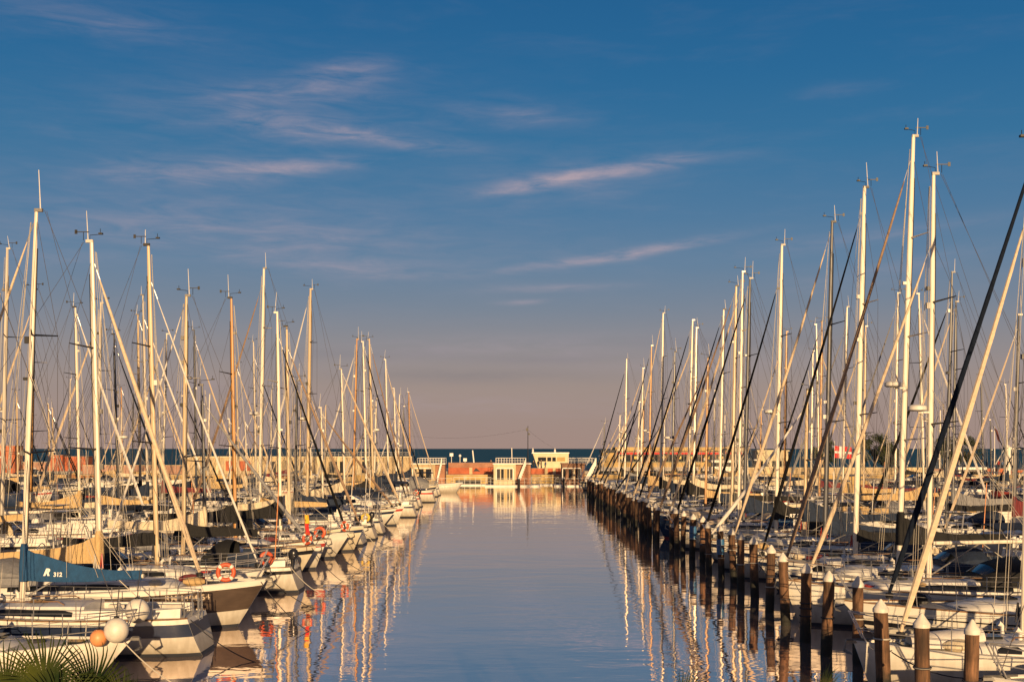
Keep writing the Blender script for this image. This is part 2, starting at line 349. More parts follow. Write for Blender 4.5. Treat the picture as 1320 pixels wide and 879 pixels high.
# ------------------------------------------------------------------ the sailing yacht
def sailboat(x, y, rz, L, mz, label, group, hull='hull_white', stripe='stripe_navy', stripe_s=(.10, .20), mast='mast_white', cover='c_navy',
             gen='g_cream', hood='c_navy', rake=.022, xm_f=.57, frac=.965, stay_in=.03, det=2, rng=None, spread=2, boom_l=None, boom_z=None,
             cover_h=.75, bimini=False, radar=False, outboard=False, F=None, wheel=True, antenna=True, gen_r=1.0, B=None, rig2=False, extra=None, deckm='deck', plain=False):
    rng = rng or R
    B = B or min(3.45, .315*L+.15); F = F or (.72+.038*L)
    h = Hull(L, B, F, transom=rng.uniform(.70, .86), rake=rng.uniform(.05, .13), power=rng.uniform(.75, .95))
    rt = thing('sailboat', label, 'sailboat', (x, y, 0), rz, group)
    hu = hull_mesh(h).build('hull', hull, rt, angle=52)
    if stripe: hull_band(h, *stripe_s).build('hull_stripe', stripe, hu)
    hull_band(h, .10, -.05, .010, zmode=True).build('waterline_stripe', 'antifoul' if hull != 'hull_navy' else 'stripe_red', hu)
    if det >= 1: # rubbing strake / toe rail
        mb = MB()
        for sd in (-1, 1):
            mb.tube([(lambda p: (p[0], p[1], p[2]+.012))(h.pt(t, 0, sd, -.012)) for t in TS], .022, 5)
        mb.build('toe_rail', 'teak' if rng.random() < .35 else 'gel', rt)
    dk = deck_mesh(h).build('deck', deckm, rt)
    # coachroof
    t0, t1 = .33, rng.uniform(.72, .80); ch = rng.uniform(.36, .48); wf = .66
    cr = cabin_rows(h, t0, t1, ch, wf)
    mb = MB().grid([r[::-1] for r in cr]); mb.add(cr[0], [tuple(range(7))]); mb.add(cr[-1], [tuple(range(6, -1, -1))])
    cab = mb.build('cabin', 'gel', rt)
    for sd in (0, 1):
        mb = MB(); idx = (0, 1, 2) if sd == 0 else (6, 5, 4); rows = []
        groups = [(0.5, 2.6), (3.0, 4.6), (5.0, 6.0)] if rng.random() < .5 else [(.6, 5.8)]
        for (g0, g1) in groups:
            rows = []
            for k in range(7):
                q = g0+(g1-g0)*k/6; i = min(7, int(q)); f = q-i
                lo = lerp3(lerp3(cr[i][idx[0]], cr[i][idx[1]], .55), lerp3(cr[i+1][idx[0]], cr[i+1][idx[1]], .55), f)
                mi = lerp3(cr[i][idx[1]], cr[i+1][idx[1]], f)
                hi = lerp3(lerp3(cr[i][idx[1]], cr[i][idx[2]], .55), lerp3(cr[i+1][idx[1]], cr[i+1][idx[2]], .55), f)
                o = -.008 if sd == 0 else .008
                tp = .35 if k in (0, 6) else 1
                rows.append([(p[0], p[1]+o, p[2]) for p in (lo, mi, lerp3(mi, hi, tp))])
            mb.grid([r[::-1] for r in rows] if sd == 0 else rows)
        mb.build('window', 'window', cab)
    def roof(t): # cabin top height
        u = (t-t0)/(t1-t0)
        if u < 0 or u > 1: return dz(h, t)
        return dz(h, t)-.05+ch*(1-.55*u**2.2)+.06
    # cockpit
    for sd in (-1, 1):
        p = []
        for t in (.03, .33):
            w = h.b(t)*.66; z = dz(h, t)-.05
            p.append([(h.L*t, sd*w, z), (h.L*t, sd*(w-.16), z), (h.L*t, sd*(w-.18), z+.30), (h.L*t, sd*(w-.06), z+.30)])
        MB().grid(p, True, True).build('cockpit_coaming', 'gel', rt)
    b0 = h.b(.1)*.45
    MB().box(h.L*.03, h.L*.32, -b0, b0, dz(h, .2)-.02, dz(h, .2)+.035).build('cockpit_floor', 'teak' if rng.random() < .6 else 'deck_grey', rt)
    if det >= 2:
        sm = 'teak' if rng.random() < .4 else 'deck'
        for sd in (-1, 1): MB().box(h.L*.06, h.L*.30, sd*b0-.2*(sd > 0), sd*b0+.2*(sd < 0), dz(h, .2)+.035, dz(h, .2)+.22).build('cockpit_seat', sm, rt)
    xm = L*xm_f
    zf = roof(xm_f)-.02
    mast_x = lambda z: xm - rake*z
    # mast (top at mz)
    r0 = (.037+.0031*mz)*rng.uniform(.86, 1.12); n = 10 if det >= 2 else 6
    zs = [zf+(mz-zf)*f for f in (0, .25, .5, .75, .90, 1)]
    mst = MB().tube([(mast_x(z), 0, z) for z in zs], [r0*1.12, r0*1.12, r0*1.1, r0*1.02, r0*.86, r0*.68], n, True, .72).build('mast', mast, rt)
    MB().tube([(mast_x(z)-r0*1.16*(1 if z < mz*.8 else .86), 0, z) for z in (zs[0]+.9, zs[2], zs[3], zs[4])], .016, 4).build('sail_track', 'black', mst)
    for q in range(rng.randint(1, 3)):
        z = zf+(mz-zf)*rng.uniform(.3, .85); MB().box(mast_x(z)+r0*.9, mast_x(z)+r0*.9+.12, -.05, .05, z, z+rng.uniform(.08, .2)).build('mast_light', rng.choice(['black', 'white_paint', 'galvanised']), mst)
    # masthead crane, instruments
    tx = mast_x(mz)
    MB().box(tx-.17, tx+.05, -.04, .04, mz-.07, mz+.02).build('masthead_crane', rng.choice([mast, 'mast_alu', 'black', 'galvanised']), mst)
    if rng.random() < .8:
        mb = MB(); k = rng.uniform(.22, .45); w = .010
        mb.tube([(tx-.05, 0, mz), (tx-.05, 0, mz+.16), (tx+k, .05, mz+.2)], w, 4).box(tx+k-.06, tx+k+.06, -.01, .09, mz+.19, mz+.24)
        mb.tube([(tx+k, 0, mz+.2), (tx+k, 0, mz+.36)], w, 4)
        mb.tube([(tx-.25, 0, mz), (tx-.25, 0, mz+.26)], w, 4).box(tx-.46, tx-.08, -.009, .009, mz+.25, mz+.275).box(tx-.52, tx-.44, -.009, .009, mz+.20, mz+.33)
        mb.build('wind_instrument', 'black', mst)
    if antenna and rng.random() < .85:
        a = rng.uniform(-.06, .1); MB().tube([(tx-.12, .03, mz), (tx-.12+a, .03, mz+rng.uniform(.5, 1.1))], [.017, .009], 4).build('antenna', 'white_paint', mst)
    # spreaders
    sp = [.52] if spread == 1 else ([.38, .68] if spread == 2 else [.29, .53, .76])
    tips = []
    for i, f in enumerate(sp):
        z = zf+(mz-zf)*f; hl = h.b(.52)*(.80-.17*i); sw = .35
        MB().tube([(mast_x(z)-sw, -hl, z+.06), (mast_x(z), 0, z), (mast_x(z)-sw, hl, z+.06)], [.018, .032, .018], 5).build('spreader', 'black' if rng.random() < .7 else 'mast_alu', mst)
        tips.append((mast_x(z)-sw, hl, z+.06))
    # standing rigging
    wr = .0065 if det >= 2 else .008
    mb = MB(); zh = zf+(mz-zf)*.985
    zst = zf+(mz-zf)*frac
    for sd in (-1, 1):
        cp = (xm-.25, sd*h.b(.52)*.94, dz(h, .52))
        mb.tube([cp]+[(a, sd*b, c) for a, b, c in tips]+[(mast_x(zst)-.03, 0, min(zh, zst+.1))], wr, 4)
        mb.tube([(xm-.55, sd*h.b(.48)*.9, dz(h, .5)), (mast_x(tips[0][2]), 0, tips[0][2]-.1)], wr, 4)
        if spread > 1: mb.tube([(tips[0][0], sd*tips[0][1], tips[0][2]), (mast_x(tips[1][2]), 0, tips[1][2]-.1)], wr, 4)
        mb.tube([(.12, sd*h.b(0)*.8, dz(h, 0)), (.5+L*.05, 0, dz(h, 0)+2.8)], wr, 4)
    mb.tube([(.5+L*.05, 0, dz(h, 0)+2.8), (tx-.22, 0, mz-.03)], wr, 4)
    mb.build('rigging', 'wire', rt)
    # halyards led clear of the mast
    mb = MB()
    for k in range(4 if det >= 1 else 2):
        yy = rng.uniform(-.16, .16)
        mb.tube([(xm+rng.uniform(.1, .9), yy*3, zf+.15), (mast_x(mz*.97)+.12, yy*.4, mz*.97)], .007, 4)
    mb.build('halyard', 'rope_light', rt)
    # (lazy jacks follow the boom)
    # boom and stowed mainsail
    Lb = boom_l or L*rng.uniform(.34, .40); zb = boom_z or zf+rng.uniform(.60, .85)
    up = rng.uniform(0, .12)
    bm = MB().tube([(mast_x(zb)-.12, 0, zb), (mast_x(zb)-.12-Lb, 0, zb+up)], .062 if L < 11 else .08, 8, True).build('boom', mast if mast in ('mast_wood', 'mast_dark') else 'mast_white', rt)
    MB().tube([(mast_x(zb)-.10-Lb, 0, zb+up), (tx-.28, 0, mz-.05)], wr*.9, 4).build('topping_lift', 'wire', rt)
    MB().tube([(mast_x(zb)-.12-Lb*.75, 0, zb+up), (L*.16, .06, dz(h, .1)+.25)], .014, 5).build('mainsheet', 'rope_light', rt)
    MB().tube([(mast_x(zb)-.12-Lb*.28, 0, zb), (xm-.08, 0, zf+.1)], .022, 5).build('kicking_strap', 'steel', rt)
    if rng.random() < .6:
        zj = zf+(mz-zf)*rng.uniform(.45, .62); mb = MB()
        for sd in (-1, 1):
            k_ = (mast_x(zb)-.12-Lb*.35, sd*.10, zb+(zj-zb)*.42)
            mb.tube([(mast_x(zj), sd*.06, zj), k_], .006, 4)
            for f in (.35, .62, .9): mb.tube([k_, (mast_x(zb)-.12-Lb*f, sd*.12, zb)], .006, 4)
        mb.build('lazy_jacks', 'rope_light' if rng.random() < .5 else 'wire', rt)
    cw = None
    if cover:
        x1 = mast_x(zb)-.02
        ph = rng.random()*6
        def prof(u): # top height above boom, bottom below boom, half width
            hh = (.20 if cover_h > .5 else .16) + cover_h*(1-u)**3.0*.95 + .05*math.sin(u*5+ph)*(u > .1)
            dn = .085 + .07*math.sin(min(1, u*1.15)*math.pi)*(.6+.4*math.sin(ph))
            return hh, dn, (.15-.05*u)*(1.0 if L > 9 else .85)
        def cw(u, z):
            hh, dn, w = prof(u); zb_ = zb+up*u; zr = (z-(zb_-dn))/(hh+dn)
            return w*max(.02, math.sin(max(0.02, min(1, zr*.93+.07))**.55*math.pi*.97))**.55 * (1-.45*max(0, zr))
        rows = []
        K = 22
        for i in range(K+1):
            u = i/K; hh, dn, w = prof(u); zb_ = zb+up*u; row = []
            uu = u*1.0
            for j in range(9):
                zr = j/8; z = zb_-dn+(hh+dn)*zr
                row.append((x1-(Lb+.05)*uu, -cw(u, z)*(1+.10*math.sin(9*u*6.3+ph+j)), z))
            for j in range(8, -1, -1):
                zr = j/8; z = zb_-dn+(hh+dn)*zr
                row.append((x1-(Lb+.05)*uu, cw(u, z)*(1+.10*math.sin(8*u*6.3+ph+j)), z))
            rows.append(row)
        cv = MB().grid(rows, True, True).build('sail_cover', cover, rt)
        if cover_h > .5: # sleeve lacing round the mast
            zt = zb+prof(0)[0]
            MB().tube([(mast_x(z), 0, z) for z in (zb-.12, zb+.2, zt, zt+.12)], [r0*1.5, r0*1.75, r0*1.6, r0*1.22], n).build('mast_sleeve', cover, rt)
    # furled headsail
    foot = (L*(1-stay_in), 0, dz(h, 1)+.22)
    head = (mast_x(zst)+r0*.9, 0, zst)
    if gen:
        gr = (.040+.0030*L)*gen_r*rng.uniform(.8, 1.05)
        fs = (0, .012, .05, .14, .3, .5, .7, .86, .93, .95)
        rr = (.6, .75, 1.0, 1.22, 1.15, .98, .78, .58, .40, .25)
        sag = rng.uniform(.02, .10)
        def stay(f): q = lerp3(foot, head, f); return (q[0]-sag*4*f*(1-f)*.4, q[1], q[2]-sag*4*f*(1-f))
        fs2 = sorted(set([fs[0]+(fs[-1]-fs[0])*k/24 for k in range(25)]+list(fs)))
        def rad_at(f):
            for k in range(len(fs)-1):
                if f <= fs[k+1]: return rr[k]+(rr[k+1]-rr[k])*(f-fs[k])/(fs[k+1]-fs[k])
            return rr[-1]
        MB().tube([stay(f) for f in fs2], [gr*rad_at(f)*rng.uniform(.93, 1.07) for f in fs2], n-2).build('furled_headsail', gen, rt)
        MB().lathe([(.04, -.16), (.10, -.15), (.11, -.02), (.05, 0)], 8, foot).build('furling_drum', 'black', rt)
        MB().tube([lerp3(foot, head, .94), head], .014, 5).build('forestay', 'steel', rt)
        MB().tube([(foot[0], 0, foot[2]-.16), (foot[0]+.03, 0, dz(h, 1)-.05)], .02, 5).build('tack_fitting', 'steel', rt)
    else:
        MB().tube([(L*.985, 0, dz(h, 1)), head], .009, 4).build('forestay', 'wire', rt)
    # pulpit, stanchions and guard wires
    rr_ = .016 if det >= 1 else .02
    mb = MB(); hgt = .58
    bp = [(h.L*t, h.b(t)*.90, dz(h, t)) for t in (.86, .93)]
    for sd in (-1, 1):
        mb.tube([(bp[0][0], sd*bp[0][1], bp[0][2]), (bp[0][0]+.05, sd*bp[0][1], bp[0][2]+hgt), (bp[1][0]+.15, sd*bp[1][1]*.95, bp[1][2]+hgt+.05), (L+.08, sd*.10, dz(h, 1)+hgt+.1)], rr_, 5)
        mb.tube([(L*.97, sd*.10, dz(h, .97)), (L+.08, sd*.10, dz(h, 1)+hgt+.1)], rr_, 5)
        mb.tube([(bp[0][0]+.03, sd*bp[0][1], bp[0][2]+hgt*.5), (bp[1][0]+.15, sd*bp[1][1]*.95, bp[1][2]+hgt*.5), (L*.99, sd*.12, dz(h, 1)+hgt*.5)], rr_*.8, 5)
    mb.tube([(L+.08, -.10, dz(h, 1)+hgt+.1), (L+.08, .10, dz(h, 1)+hgt+.1)], rr_, 5)
    mb.build('pulpit', 'steel', rt)
    for sd in (-1, 1):
        mb = MB()
        w = h.b(0)*.9
        mb.tube([(L*.10, sd*h.b(.1)*.93, dz(h, .1)), (L*.10, sd*h.b(.1)*.93, dz(h, .1)+hgt), (.10, sd*w, dz(h, 0)+hgt), (.04, sd*.28, dz(h, 0)+hgt)], rr_, 5)
        mb.tube([(.10, sd*w, dz(h, 0)), (.10, sd*w, dz(h, 0)+hgt)], rr_, 5).tube([(.04, sd*.28, dz(h, 0)), (.04, sd*.28, dz(h, 0)+hgt)], rr_, 5)
        mb.tube([(L*.10, sd*h.b(.1)*.93, dz(h, .1)+hgt*.5), (.10, sd*w, dz(h, 0)+hgt*.5), (.04, sd*.28, dz(h, 0)+hgt*.5)], rr_*.8, 5)
        mb.build('pushpit', 'steel', rt)
    mb = MB(); tsn = [.22, .38, .54, .70] if det < 2 else [.20, .33, .46, .58, .70, .79]
    for sd in (-1, 1):
        tops = [(L*.10, sd*h.b(.1)*.93, dz(h, .1)+hgt)]
        for t in tsn:
            p = (L*t, sd*h.b(t)*.95, dz(h, t)); mb.tube([p, (p[0], p[1], p[2]+hgt)], rr_*.8, 4); tops.append((p[0], p[1], p[2]+hgt))
        tops.append((bp[0][0]+.05, sd*bp[0][1], bp[0][2]+hgt))
        mb.tube(tops, .007, 4).tube([(a, b, c-hgt*.48) for a, b, c in tops], .007, 4)
    mb.build('guard_rail', 'steel', rt)
    if det >= 1: # boarding ladder folded up on the transom
        mb = MB(); y0_ = h.b(0)*rng.uniform(-.3, .3)
        for sd in (-.16, .16): mb.tube([(-.06, y0_+sd, .12), (-.05, y0_+sd, dz(h, 0)+.45)], .014, 5)
        for k in range(5): mb.tube([(-.06, y0_-.16, .2+k*.22), (-.06, y0_+.16, .2+k*.22)], .014, 5)
        mb.build('boarding_ladder', 'steel', rt)
    # sprayhood
    if hood:
        rows = []; w = h.b(.33)*.70
        for (t, hh, ww) in ((.305, .74, .98), (.345, .80, 1.0), (.39, .66, .97), (.45, .10, .90)):
            z = roof(max(t, .34))-ch*.5 if t < .44 else roof(t)-.05
            base = dz(h, .33)+.22 if t < .40 else dz(h, .4)+.25
            row = []
            for k in range(9):
                a = math.pi*k/8; row.append((L*t, -math.cos(a)*w*ww, base+(roof(.34)-base+hh-.18)*math.sin(a)**.62 if t < .44 else base+(roof(.45)+.02-base)*math.sin(a)**.6))
            rows.append(row)
        sh = MB().grid(rows).build('sprayhood', hood, rt)
        if det >= 2:
            a, b_ = rows[2], rows[3]; mb = MB()
            for k0, k1 in ((2, 4), (4, 6)):
                q = [lerp3(lerp3(a[k], b_[k], f), (a[k][0], 0, a[k][2]), .04) for f in (.2, .75) for k in range(k0, k1+1)]
                q = [(x_+.014, y_, z_+.014) for x_, y_, z_ in q]
                mb.grid([q[:3], q[3:]])
            mb.build('window', 'window', sh)
    if bimini:
        rows = []; w = h.b(.15)*.8; zt = dz(h, .1)+1.75
        for t in (.05, .12, .20, .28):
            rows.append([(L*t, w*k, zt+.12*(1-k*k)-.06*abs((t-.16)/.12)) for k in (-1, -.6, -.2, .2, .6, 1)])
        rows2 = [[(a, b, c-.03) for a, b, c in r] for r in rows]
        MB().grid(rows).grid(rows2).build('bimini', hood or 'c_navy', rt)
        for sd in (-1, 1):
            MB().tube([(L*.06, sd*w, zt-.03), (L*.17, sd*h.b(.17)*.9, dz(h, .15)), (L*.27, sd*w, zt-.03)], .014, 5).build('bimini_frame', 'steel', rt)
    if wheel and det >= 1 and L > 8.5:
        wh = MB().torus((L*.10, 0, dz(h, .1)+.75), .42, .018, 'x', 18, 5)
        for k in range(3):
            a = math.pi*k/3; wh.tube([(L*.10, -.42*math.cos(a), dz(h, .1)+.75-.42*math.sin(a)), (L*.10, .42*math.cos(a), dz(h, .1)+.75+.42*math.sin(a))], .010, 4)
        wh.build('steering_wheel', 'steel', rt)
        MB().box(L*.10+.05, L*.10+.25, -.12, .12, dz(h, .1), dz(h, .1)+.95).build('helm_pedestal', 'gel', rt)
    if det >= 1: # hatches, winches, vents, coiled ropes
        for t in (.50, .66):
            if rng.random() < .9:
                z = roof(t); MB().box(L*t-.24, L*t+.24, -.24, .24, z-.03, z+.035).build('hatch', 'window', rt)
        t = .86; MB().box(L*t-.22, L*t+.2, -.2, .2, dz(h, t)-.02, dz(h, t)+.045).build('hatch', 'window', rt)
        if det >= 2:
            for sd in (-1, 1):
                MB().lathe([(.07, 0), (.085, .05), (.055, .09), (.06, .16), (.03, .17)], 8, (L*.22, sd*(h.b(.22)*.66-.11), dz(h, .22)+.25)).build('winch', 'steel', rt)
                MB().tube([(L*.40, sd*h.b(.45)*.42, roof(.40)-.03), (L*.42, sd*h.b(.45)*.42, roof(.42)+.06), (L*.62, sd*h.b(.55)*.40, roof(.62)+.06), (L*.63, sd*h.b(.55)*.40, roof(.63)-.03)], .016, 5).build('grab_rail', 'teak', rt)
            MB().torus((L*.75, .3, dz(h, .75)+.04), .17, .035, 'z', 12, 6).build('coiled_rope', rng.choice(['rope_light', 'rope_dark', 'stripe_red']), rt)
            for q in range(2): MB().tube([(xm-.14+.2*q, -r0-.05, zf+.75), (xm-.18+.2*q, -r0-.07, zf+.30), (xm-.10+.2*q, -r0-.07, zf+.30), (xm-.14+.2*q, -r0-.05, zf+.75)], .022, 5).build('coiled_rope', rng.choice(['rope_light', 'rope_dark', 'stripe_red']), rt)
            # anchor on the bow roller
            MB().box(L-.35, L+.18, -.05, .05, dz(h, 1)-.03, dz(h, 1)+.03).tube([(L-.5, 0, dz(h, 1)+.06), (L+.15, 0, dz(h, 1)+.04), (L+.22, 0, dz(h, 1)-.22)], .025, 5).hexa([(L+.02, -.03, dz(h, 1)-.30), (L+.20, -.13, dz(h, 1)-.24), (L+.20, .13, dz(h, 1)-.24), (L+.02, .03, dz(h, 1)-.30), (L+.02, -.02, dz(h, 1)-.27), (L+.20, -.02, dz(h, 1)-.16), (L+.20, .02, dz(h, 1)-.16), (L+.02, .02, dz(h, 1)-.27)]).build('anchor', 'galvanised', rt)
    if rng.random() < .5:
        z = roof(.42)+.14; MB().tube([(L*.40, -.38, z), (L*.40, -.32, z), (L*.40, .32, z), (L*.40, .38, z)], [.13, .20, .20, .13], 10).build('liferaft_canister', 'white_paint', rt)
    if rng.random() < .35 and not plain:
        cm = rng.choice(['c_navy', 'c_cream', 'g_white', 'c_tan', 'g_white'])
        for sd in (-1, 1):
            MB().grid([[(L*t, sd*(h.b(t)*.94+.012*math.sin(t*90)), dz(h, t)+z_) for z_ in (.06, .3, .56)] for t in (.10, .14, .18, .22, .26, .30)]).build('weather_cloth', cm, rt)
    if rng.random() < .2:
        t = .80; wd = h.b(t)*.55; rows = []
        for k in range(9):
            u = k/8; ww = wd*math.sin(math.pi*min(1, .18+u*.75))**.5; rows.append([(L*(t-.12+.18*u), ww*math.cos(math.pi*j/8), dz(h, t)+.03+.42*(1-.4*u)*math.sin(math.pi*j/8)**.7) for j in range(9)])
        MB().grid(rows, False, True).build('upturned_dinghy', rng.choice(['g_white', 'c_grey', 'g_cream']), rt)
    if det >= 1:
        for sd in (-1, 1):
            MB().tube([(L*.60, sd*h.b(.6)*.32, roof(.6)-.02), (L*.60, sd*h.b(.6)*.32, roof(.6)+.16), (L*.60+.10, sd*h.b(.6)*.32, roof(.6)+.22)], [.045, .045, .075], 8).build('dorade_vent', 'white_paint' if rng.random() < .6 else 'steel', rt)
    if radar:
        z = zf+(mz-zf)*.42
        MB().lathe([(.22, -.10), (.29, -.06), (.29, .05), (.2, .10)], 12, (mast_x(z)+.42, 0, z)).box(mast_x(z), mast_x(z)+.4, -.04, .04, z-.16, z-.11).build('radar_dome', 'white_paint', mst)
    if outboard:
        z = dz(h, 0)+.32; yy = h.b(0)*.55
        mb = MB()
        prof_ = [(-.02, z-.62, .05, .03), (-.02, z-.25, .06, .05), (-.02, z-.05, .08, .06), (-.03, z, .16, .12), (-.05, z+.18, .19, .14), (-.06, z+.30, .16, .12), (-.07, z+.36, .07, .06)]
        mb.grid([[(cx_+a_*math.cos(2*math.pi*k/10), yy+b_*math.sin(2*math.pi*k/10), z_) for k in range(10)] for cx_, z_, a_, b_ in prof_], True, True)
        mb.build('outboard_motor', 'motor_black', rt)
    if det >= 1 and not plain:
        g = rng.random()
        if g < .22: # stern arch with solar panel
            z = dz(h, 0); w_ = h.b(0)*.85
            MB().tube([(.15, -w_, z), (-.05, -w_, z+1.7), (-.05, w_, z+1.7), (.15, w_, z)], .03, 6).build('stern_arch', 'steel', rt)
            MB().box(-.45, .55, -w_*.8, w_*.8, z+1.74, z+1.78).build('solar_panel', 'window', rt)
        if rng.random() < .5:
            sd = rng.choice((-1, 1)); w_ = h.b(.1)*.93
            MB().tube([(L*.07, sd*w_, dz(h, 0)+.3), (L*.05, sd*w_, dz(h, 0)+2.6+rng.random())], .018, 5).build('danbuoy', 'fender_orange' if rng.random() < .4 else 'white_paint', rt)
        if rng.random() < .85:
            for q in range(rng.randint(1, 4)):
                t = rng.uniform(.55, .84); sd = rng.choice((-1, 1))
                MB().ell((L*t, sd*h.b(t)*.45, dz(h, t)+.13), (rng.uniform(.2, .45), .18, .15), 9, 6).build('stowed_bag', rng.choice(['c_navy', 'c_tan', 'c_grey', 'c_black', 'c_cream', 'c_burgundy']), rt)
    if extra: extra(rt, h, dict(xm=xm, mast_x=mast_x, zb=zb, Lb=Lb, cw=cw, zf=zf, dz=dz, roof=roof, up=up, cover=locals().get('cv'), hull=hu, mst=mst))
    return rt, h

# ------------------------------------------------------------------ motor cruiser
def motorboat(x, y, rz, L, label, group, hull='hull_white', stripe='stripe_navy', canopy='c_navy', fly=False, rng=None, arch=True):
    rng = rng or R; B = min(3.4, .33*L); F = .8+.05*L
    h = Hull(L, B, F, transom=.88, rake=.2, flare=.2, power=.7)
    rt = thing('motorboat', label, 'motorboat', (x, y, 0), rz, group)
    hu = hull_mesh(h).build('hull', hull, rt)
    if stripe: hull_band(h, .12, .24).build('hull_stripe', stripe, hu)
    hull_band(h, .10, -.05, .004, zmode=True).build('waterline_stripe', 'antifoul', hu)
    deck_mesh(h).build('deck', 'deck', rt)
    cr = []
    for (t, hh) in ((.26, .95), (.36, .98), (.46, .98), (.54, .92), (.62, .55), (.74, .38), (.86, .05)):
        w = h.b(t)*.80; z = dz(h, t)-.05; X = L*t
        cr.append([(X, -w, z), (X-.03, -w*.94, z+hh*.5), (X-.08, -w*.80, z+hh), (X-.08, 0, z+hh+.07), (X-.08, w*.80, z+hh), (X-.03, w*.94, z+hh*.5), (X, w, z)])
    mb = MB().grid([r[::-1] for r in cr]); mb.add(cr[0], [tuple(range(7))])
    cab = mb.build('cabin', 'gel', rt)
    for sd in (0, 1):
        idx = (1, 2) if sd == 0 else (5, 4); o = -.01 if sd == 0 else .01
        rows = [[(p[0], p[1]+o, p[2]) for p in (lerp3(cr[i][idx[0]], cr[i][idx[1]], .12), lerp3(cr[i][idx[0]], cr[i][idx[1]], .82))] for i in (0, 1, 2, 3)]
        MB().grid([r[::-1] for r in rows] if sd == 0 else rows).build('window', 'window', cab)
    a, b = cr[3], cr[4]
    rows = [[(lambda p: (p[0]+.014, p[1], p[2]+.014))(lerp3(a[k], b[k], f)) for k in (2, 3, 4)] for f in (.08, .9)]
    MB().grid(rows).build('windscreen', 'window', cab)
    if canopy:
        rows = []
        for t, hh in ((.05, 1.0), (.14, 1.35), (.27, 1.42)):
            w = h.b(t)*.84; z = dz(h, t)
            rows.append([(L*t, -w, z+.25), (L*t, -w*.95, z+hh*.75), (L*t, -w*.6, z+hh), (L*t, 0, z+hh+.05), (L*t, w*.6, z+hh), (L*t, w*.95, z+hh*.75), (L*t, w, z+.25)])
        MB().grid(rows).build('canopy', canopy, rt)
    if arch:
        z = dz(h, .25)
        MB().tube([(L*.22, -h.b(.25)*.85, z), (L*.18, -h.b(.25)*.8, z+1.5), (L*.18, 0, z+1.62), (L*.18, h.b(.25)*.8, z+1.5), (L*.22, h.b(.25)*.85, z)], .05, 6).build('radar_arch', 'white_paint', rt)
        MB().lathe([(.14, 0), (.18, .05), (.16, .16), (.05, .2)], 10, (L*.18, 0, z+1.65)).build('radar_dome', 'white_paint', rt)
        MB().tube([(L*.18, .4, z+1.6), (L*.15, .42, z+2.9)], .012, 4).build('antenna', 'white_paint', rt)
    mb = MB()
    for sd in (-1, 1):
        tops = []
        for t in (.5, .62, .74, .86, .95):
            p = (L*t, sd*h.b(t)*.92, dz(h, t)); mb.tube([p, (p[0]+.05, p[1], p[2]+.5)], .014, 4); tops.append((p[0]+.05, p[1], p[2]+.5))
        tops.append((L+.05, 0, dz(h, 1)+.55)); mb.tube(tops, .016, 5)
    mb.build('guard_rail', 'steel', rt)
    return rt, h

# ------------------------------------------------------------------ camera, sun, sky
cam = D.cameras.new('camera'); co = D.objects.new('camera', cam); COL.objects.link(co)
co.location = (0, 0, H); co.rotation_euler = (rad(90), 0, 0)
cam.sensor_width = 36; cam.lens = F0/1320*36; cam.shift_x = -5/1320; cam.shift_y = (HY-439.5)/1320
cam.clip_end = 60000; cam.clip_start = .1
SC.camera = co
SUN_EL, SUN_AZ = rad(9.5), rad(9.0)              # the sun stands behind the camera, a little to its right
sd_ = Vector((math.sin(SUN_AZ)*math.cos(SUN_EL), -math.cos(SUN_AZ)*math.cos(SUN_EL), math.sin(SUN_EL)))
sl = D.lights.new('sun', 'SUN'); so = D.objects.new('sun', sl); COL.objects.link(so)
sl.energy = 5.0; sl.angle = rad(.5); sl.color = (1, .675, .345)
so.rotation_euler = sd_.to_track_quat('Z', 'Y').to_euler(); so.location = (20, -60, 40)

w = D.worlds.new('World'); SC.world = w; w.use_nodes = True
nt = w.node_tree; N = nt.nodes; Lk = nt.links; bg = N['Background']; bg.inputs['Strength'].default_value = .1
sky = N.new('ShaderNodeTexSky'); sky.sky_type = 'NISHITA'; sky.sun_disc = False
sky.sun_elevation = SUN_EL; sky.sun_rotation = math.atan2(sd_.x, sd_.y); sky.dust_density = 2.0
tc = N.new('ShaderNodeTexCoord')
sep = N.new('ShaderNodeSeparateXYZ'); Lk.new(tc.outputs['Generated'], sep.inputs[0])
def math_n(op, a=None, b=None, c=None, clamp=False):
    n = N.new('ShaderNodeMath'); n.operation = op; n.use_clamp = clamp
    for i, q in enumerate((a, b, c)):
        if q is None: continue
        if isinstance(q, (int, float)): n.inputs[i].default_value = q
        else: Lk.new(q, n.inputs[i])
    return n.outputs[0]
zz = math_n('MULTIPLY', sep.outputs['Z'], 1.0, clamp=True)
rp = N.new('ShaderNodeValToRGB'); Lk.new(zz, rp.inputs[0]); cr_ = rp.color_ramp
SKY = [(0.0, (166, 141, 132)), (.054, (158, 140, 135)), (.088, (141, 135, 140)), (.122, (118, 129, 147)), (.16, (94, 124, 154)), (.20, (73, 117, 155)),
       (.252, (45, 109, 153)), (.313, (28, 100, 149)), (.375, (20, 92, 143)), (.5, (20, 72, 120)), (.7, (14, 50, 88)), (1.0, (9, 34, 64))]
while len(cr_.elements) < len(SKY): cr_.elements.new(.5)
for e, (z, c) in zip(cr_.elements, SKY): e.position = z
for e, (z, c) in zip(cr_.elements, SKY): e.color = (*s2l(c), 1)
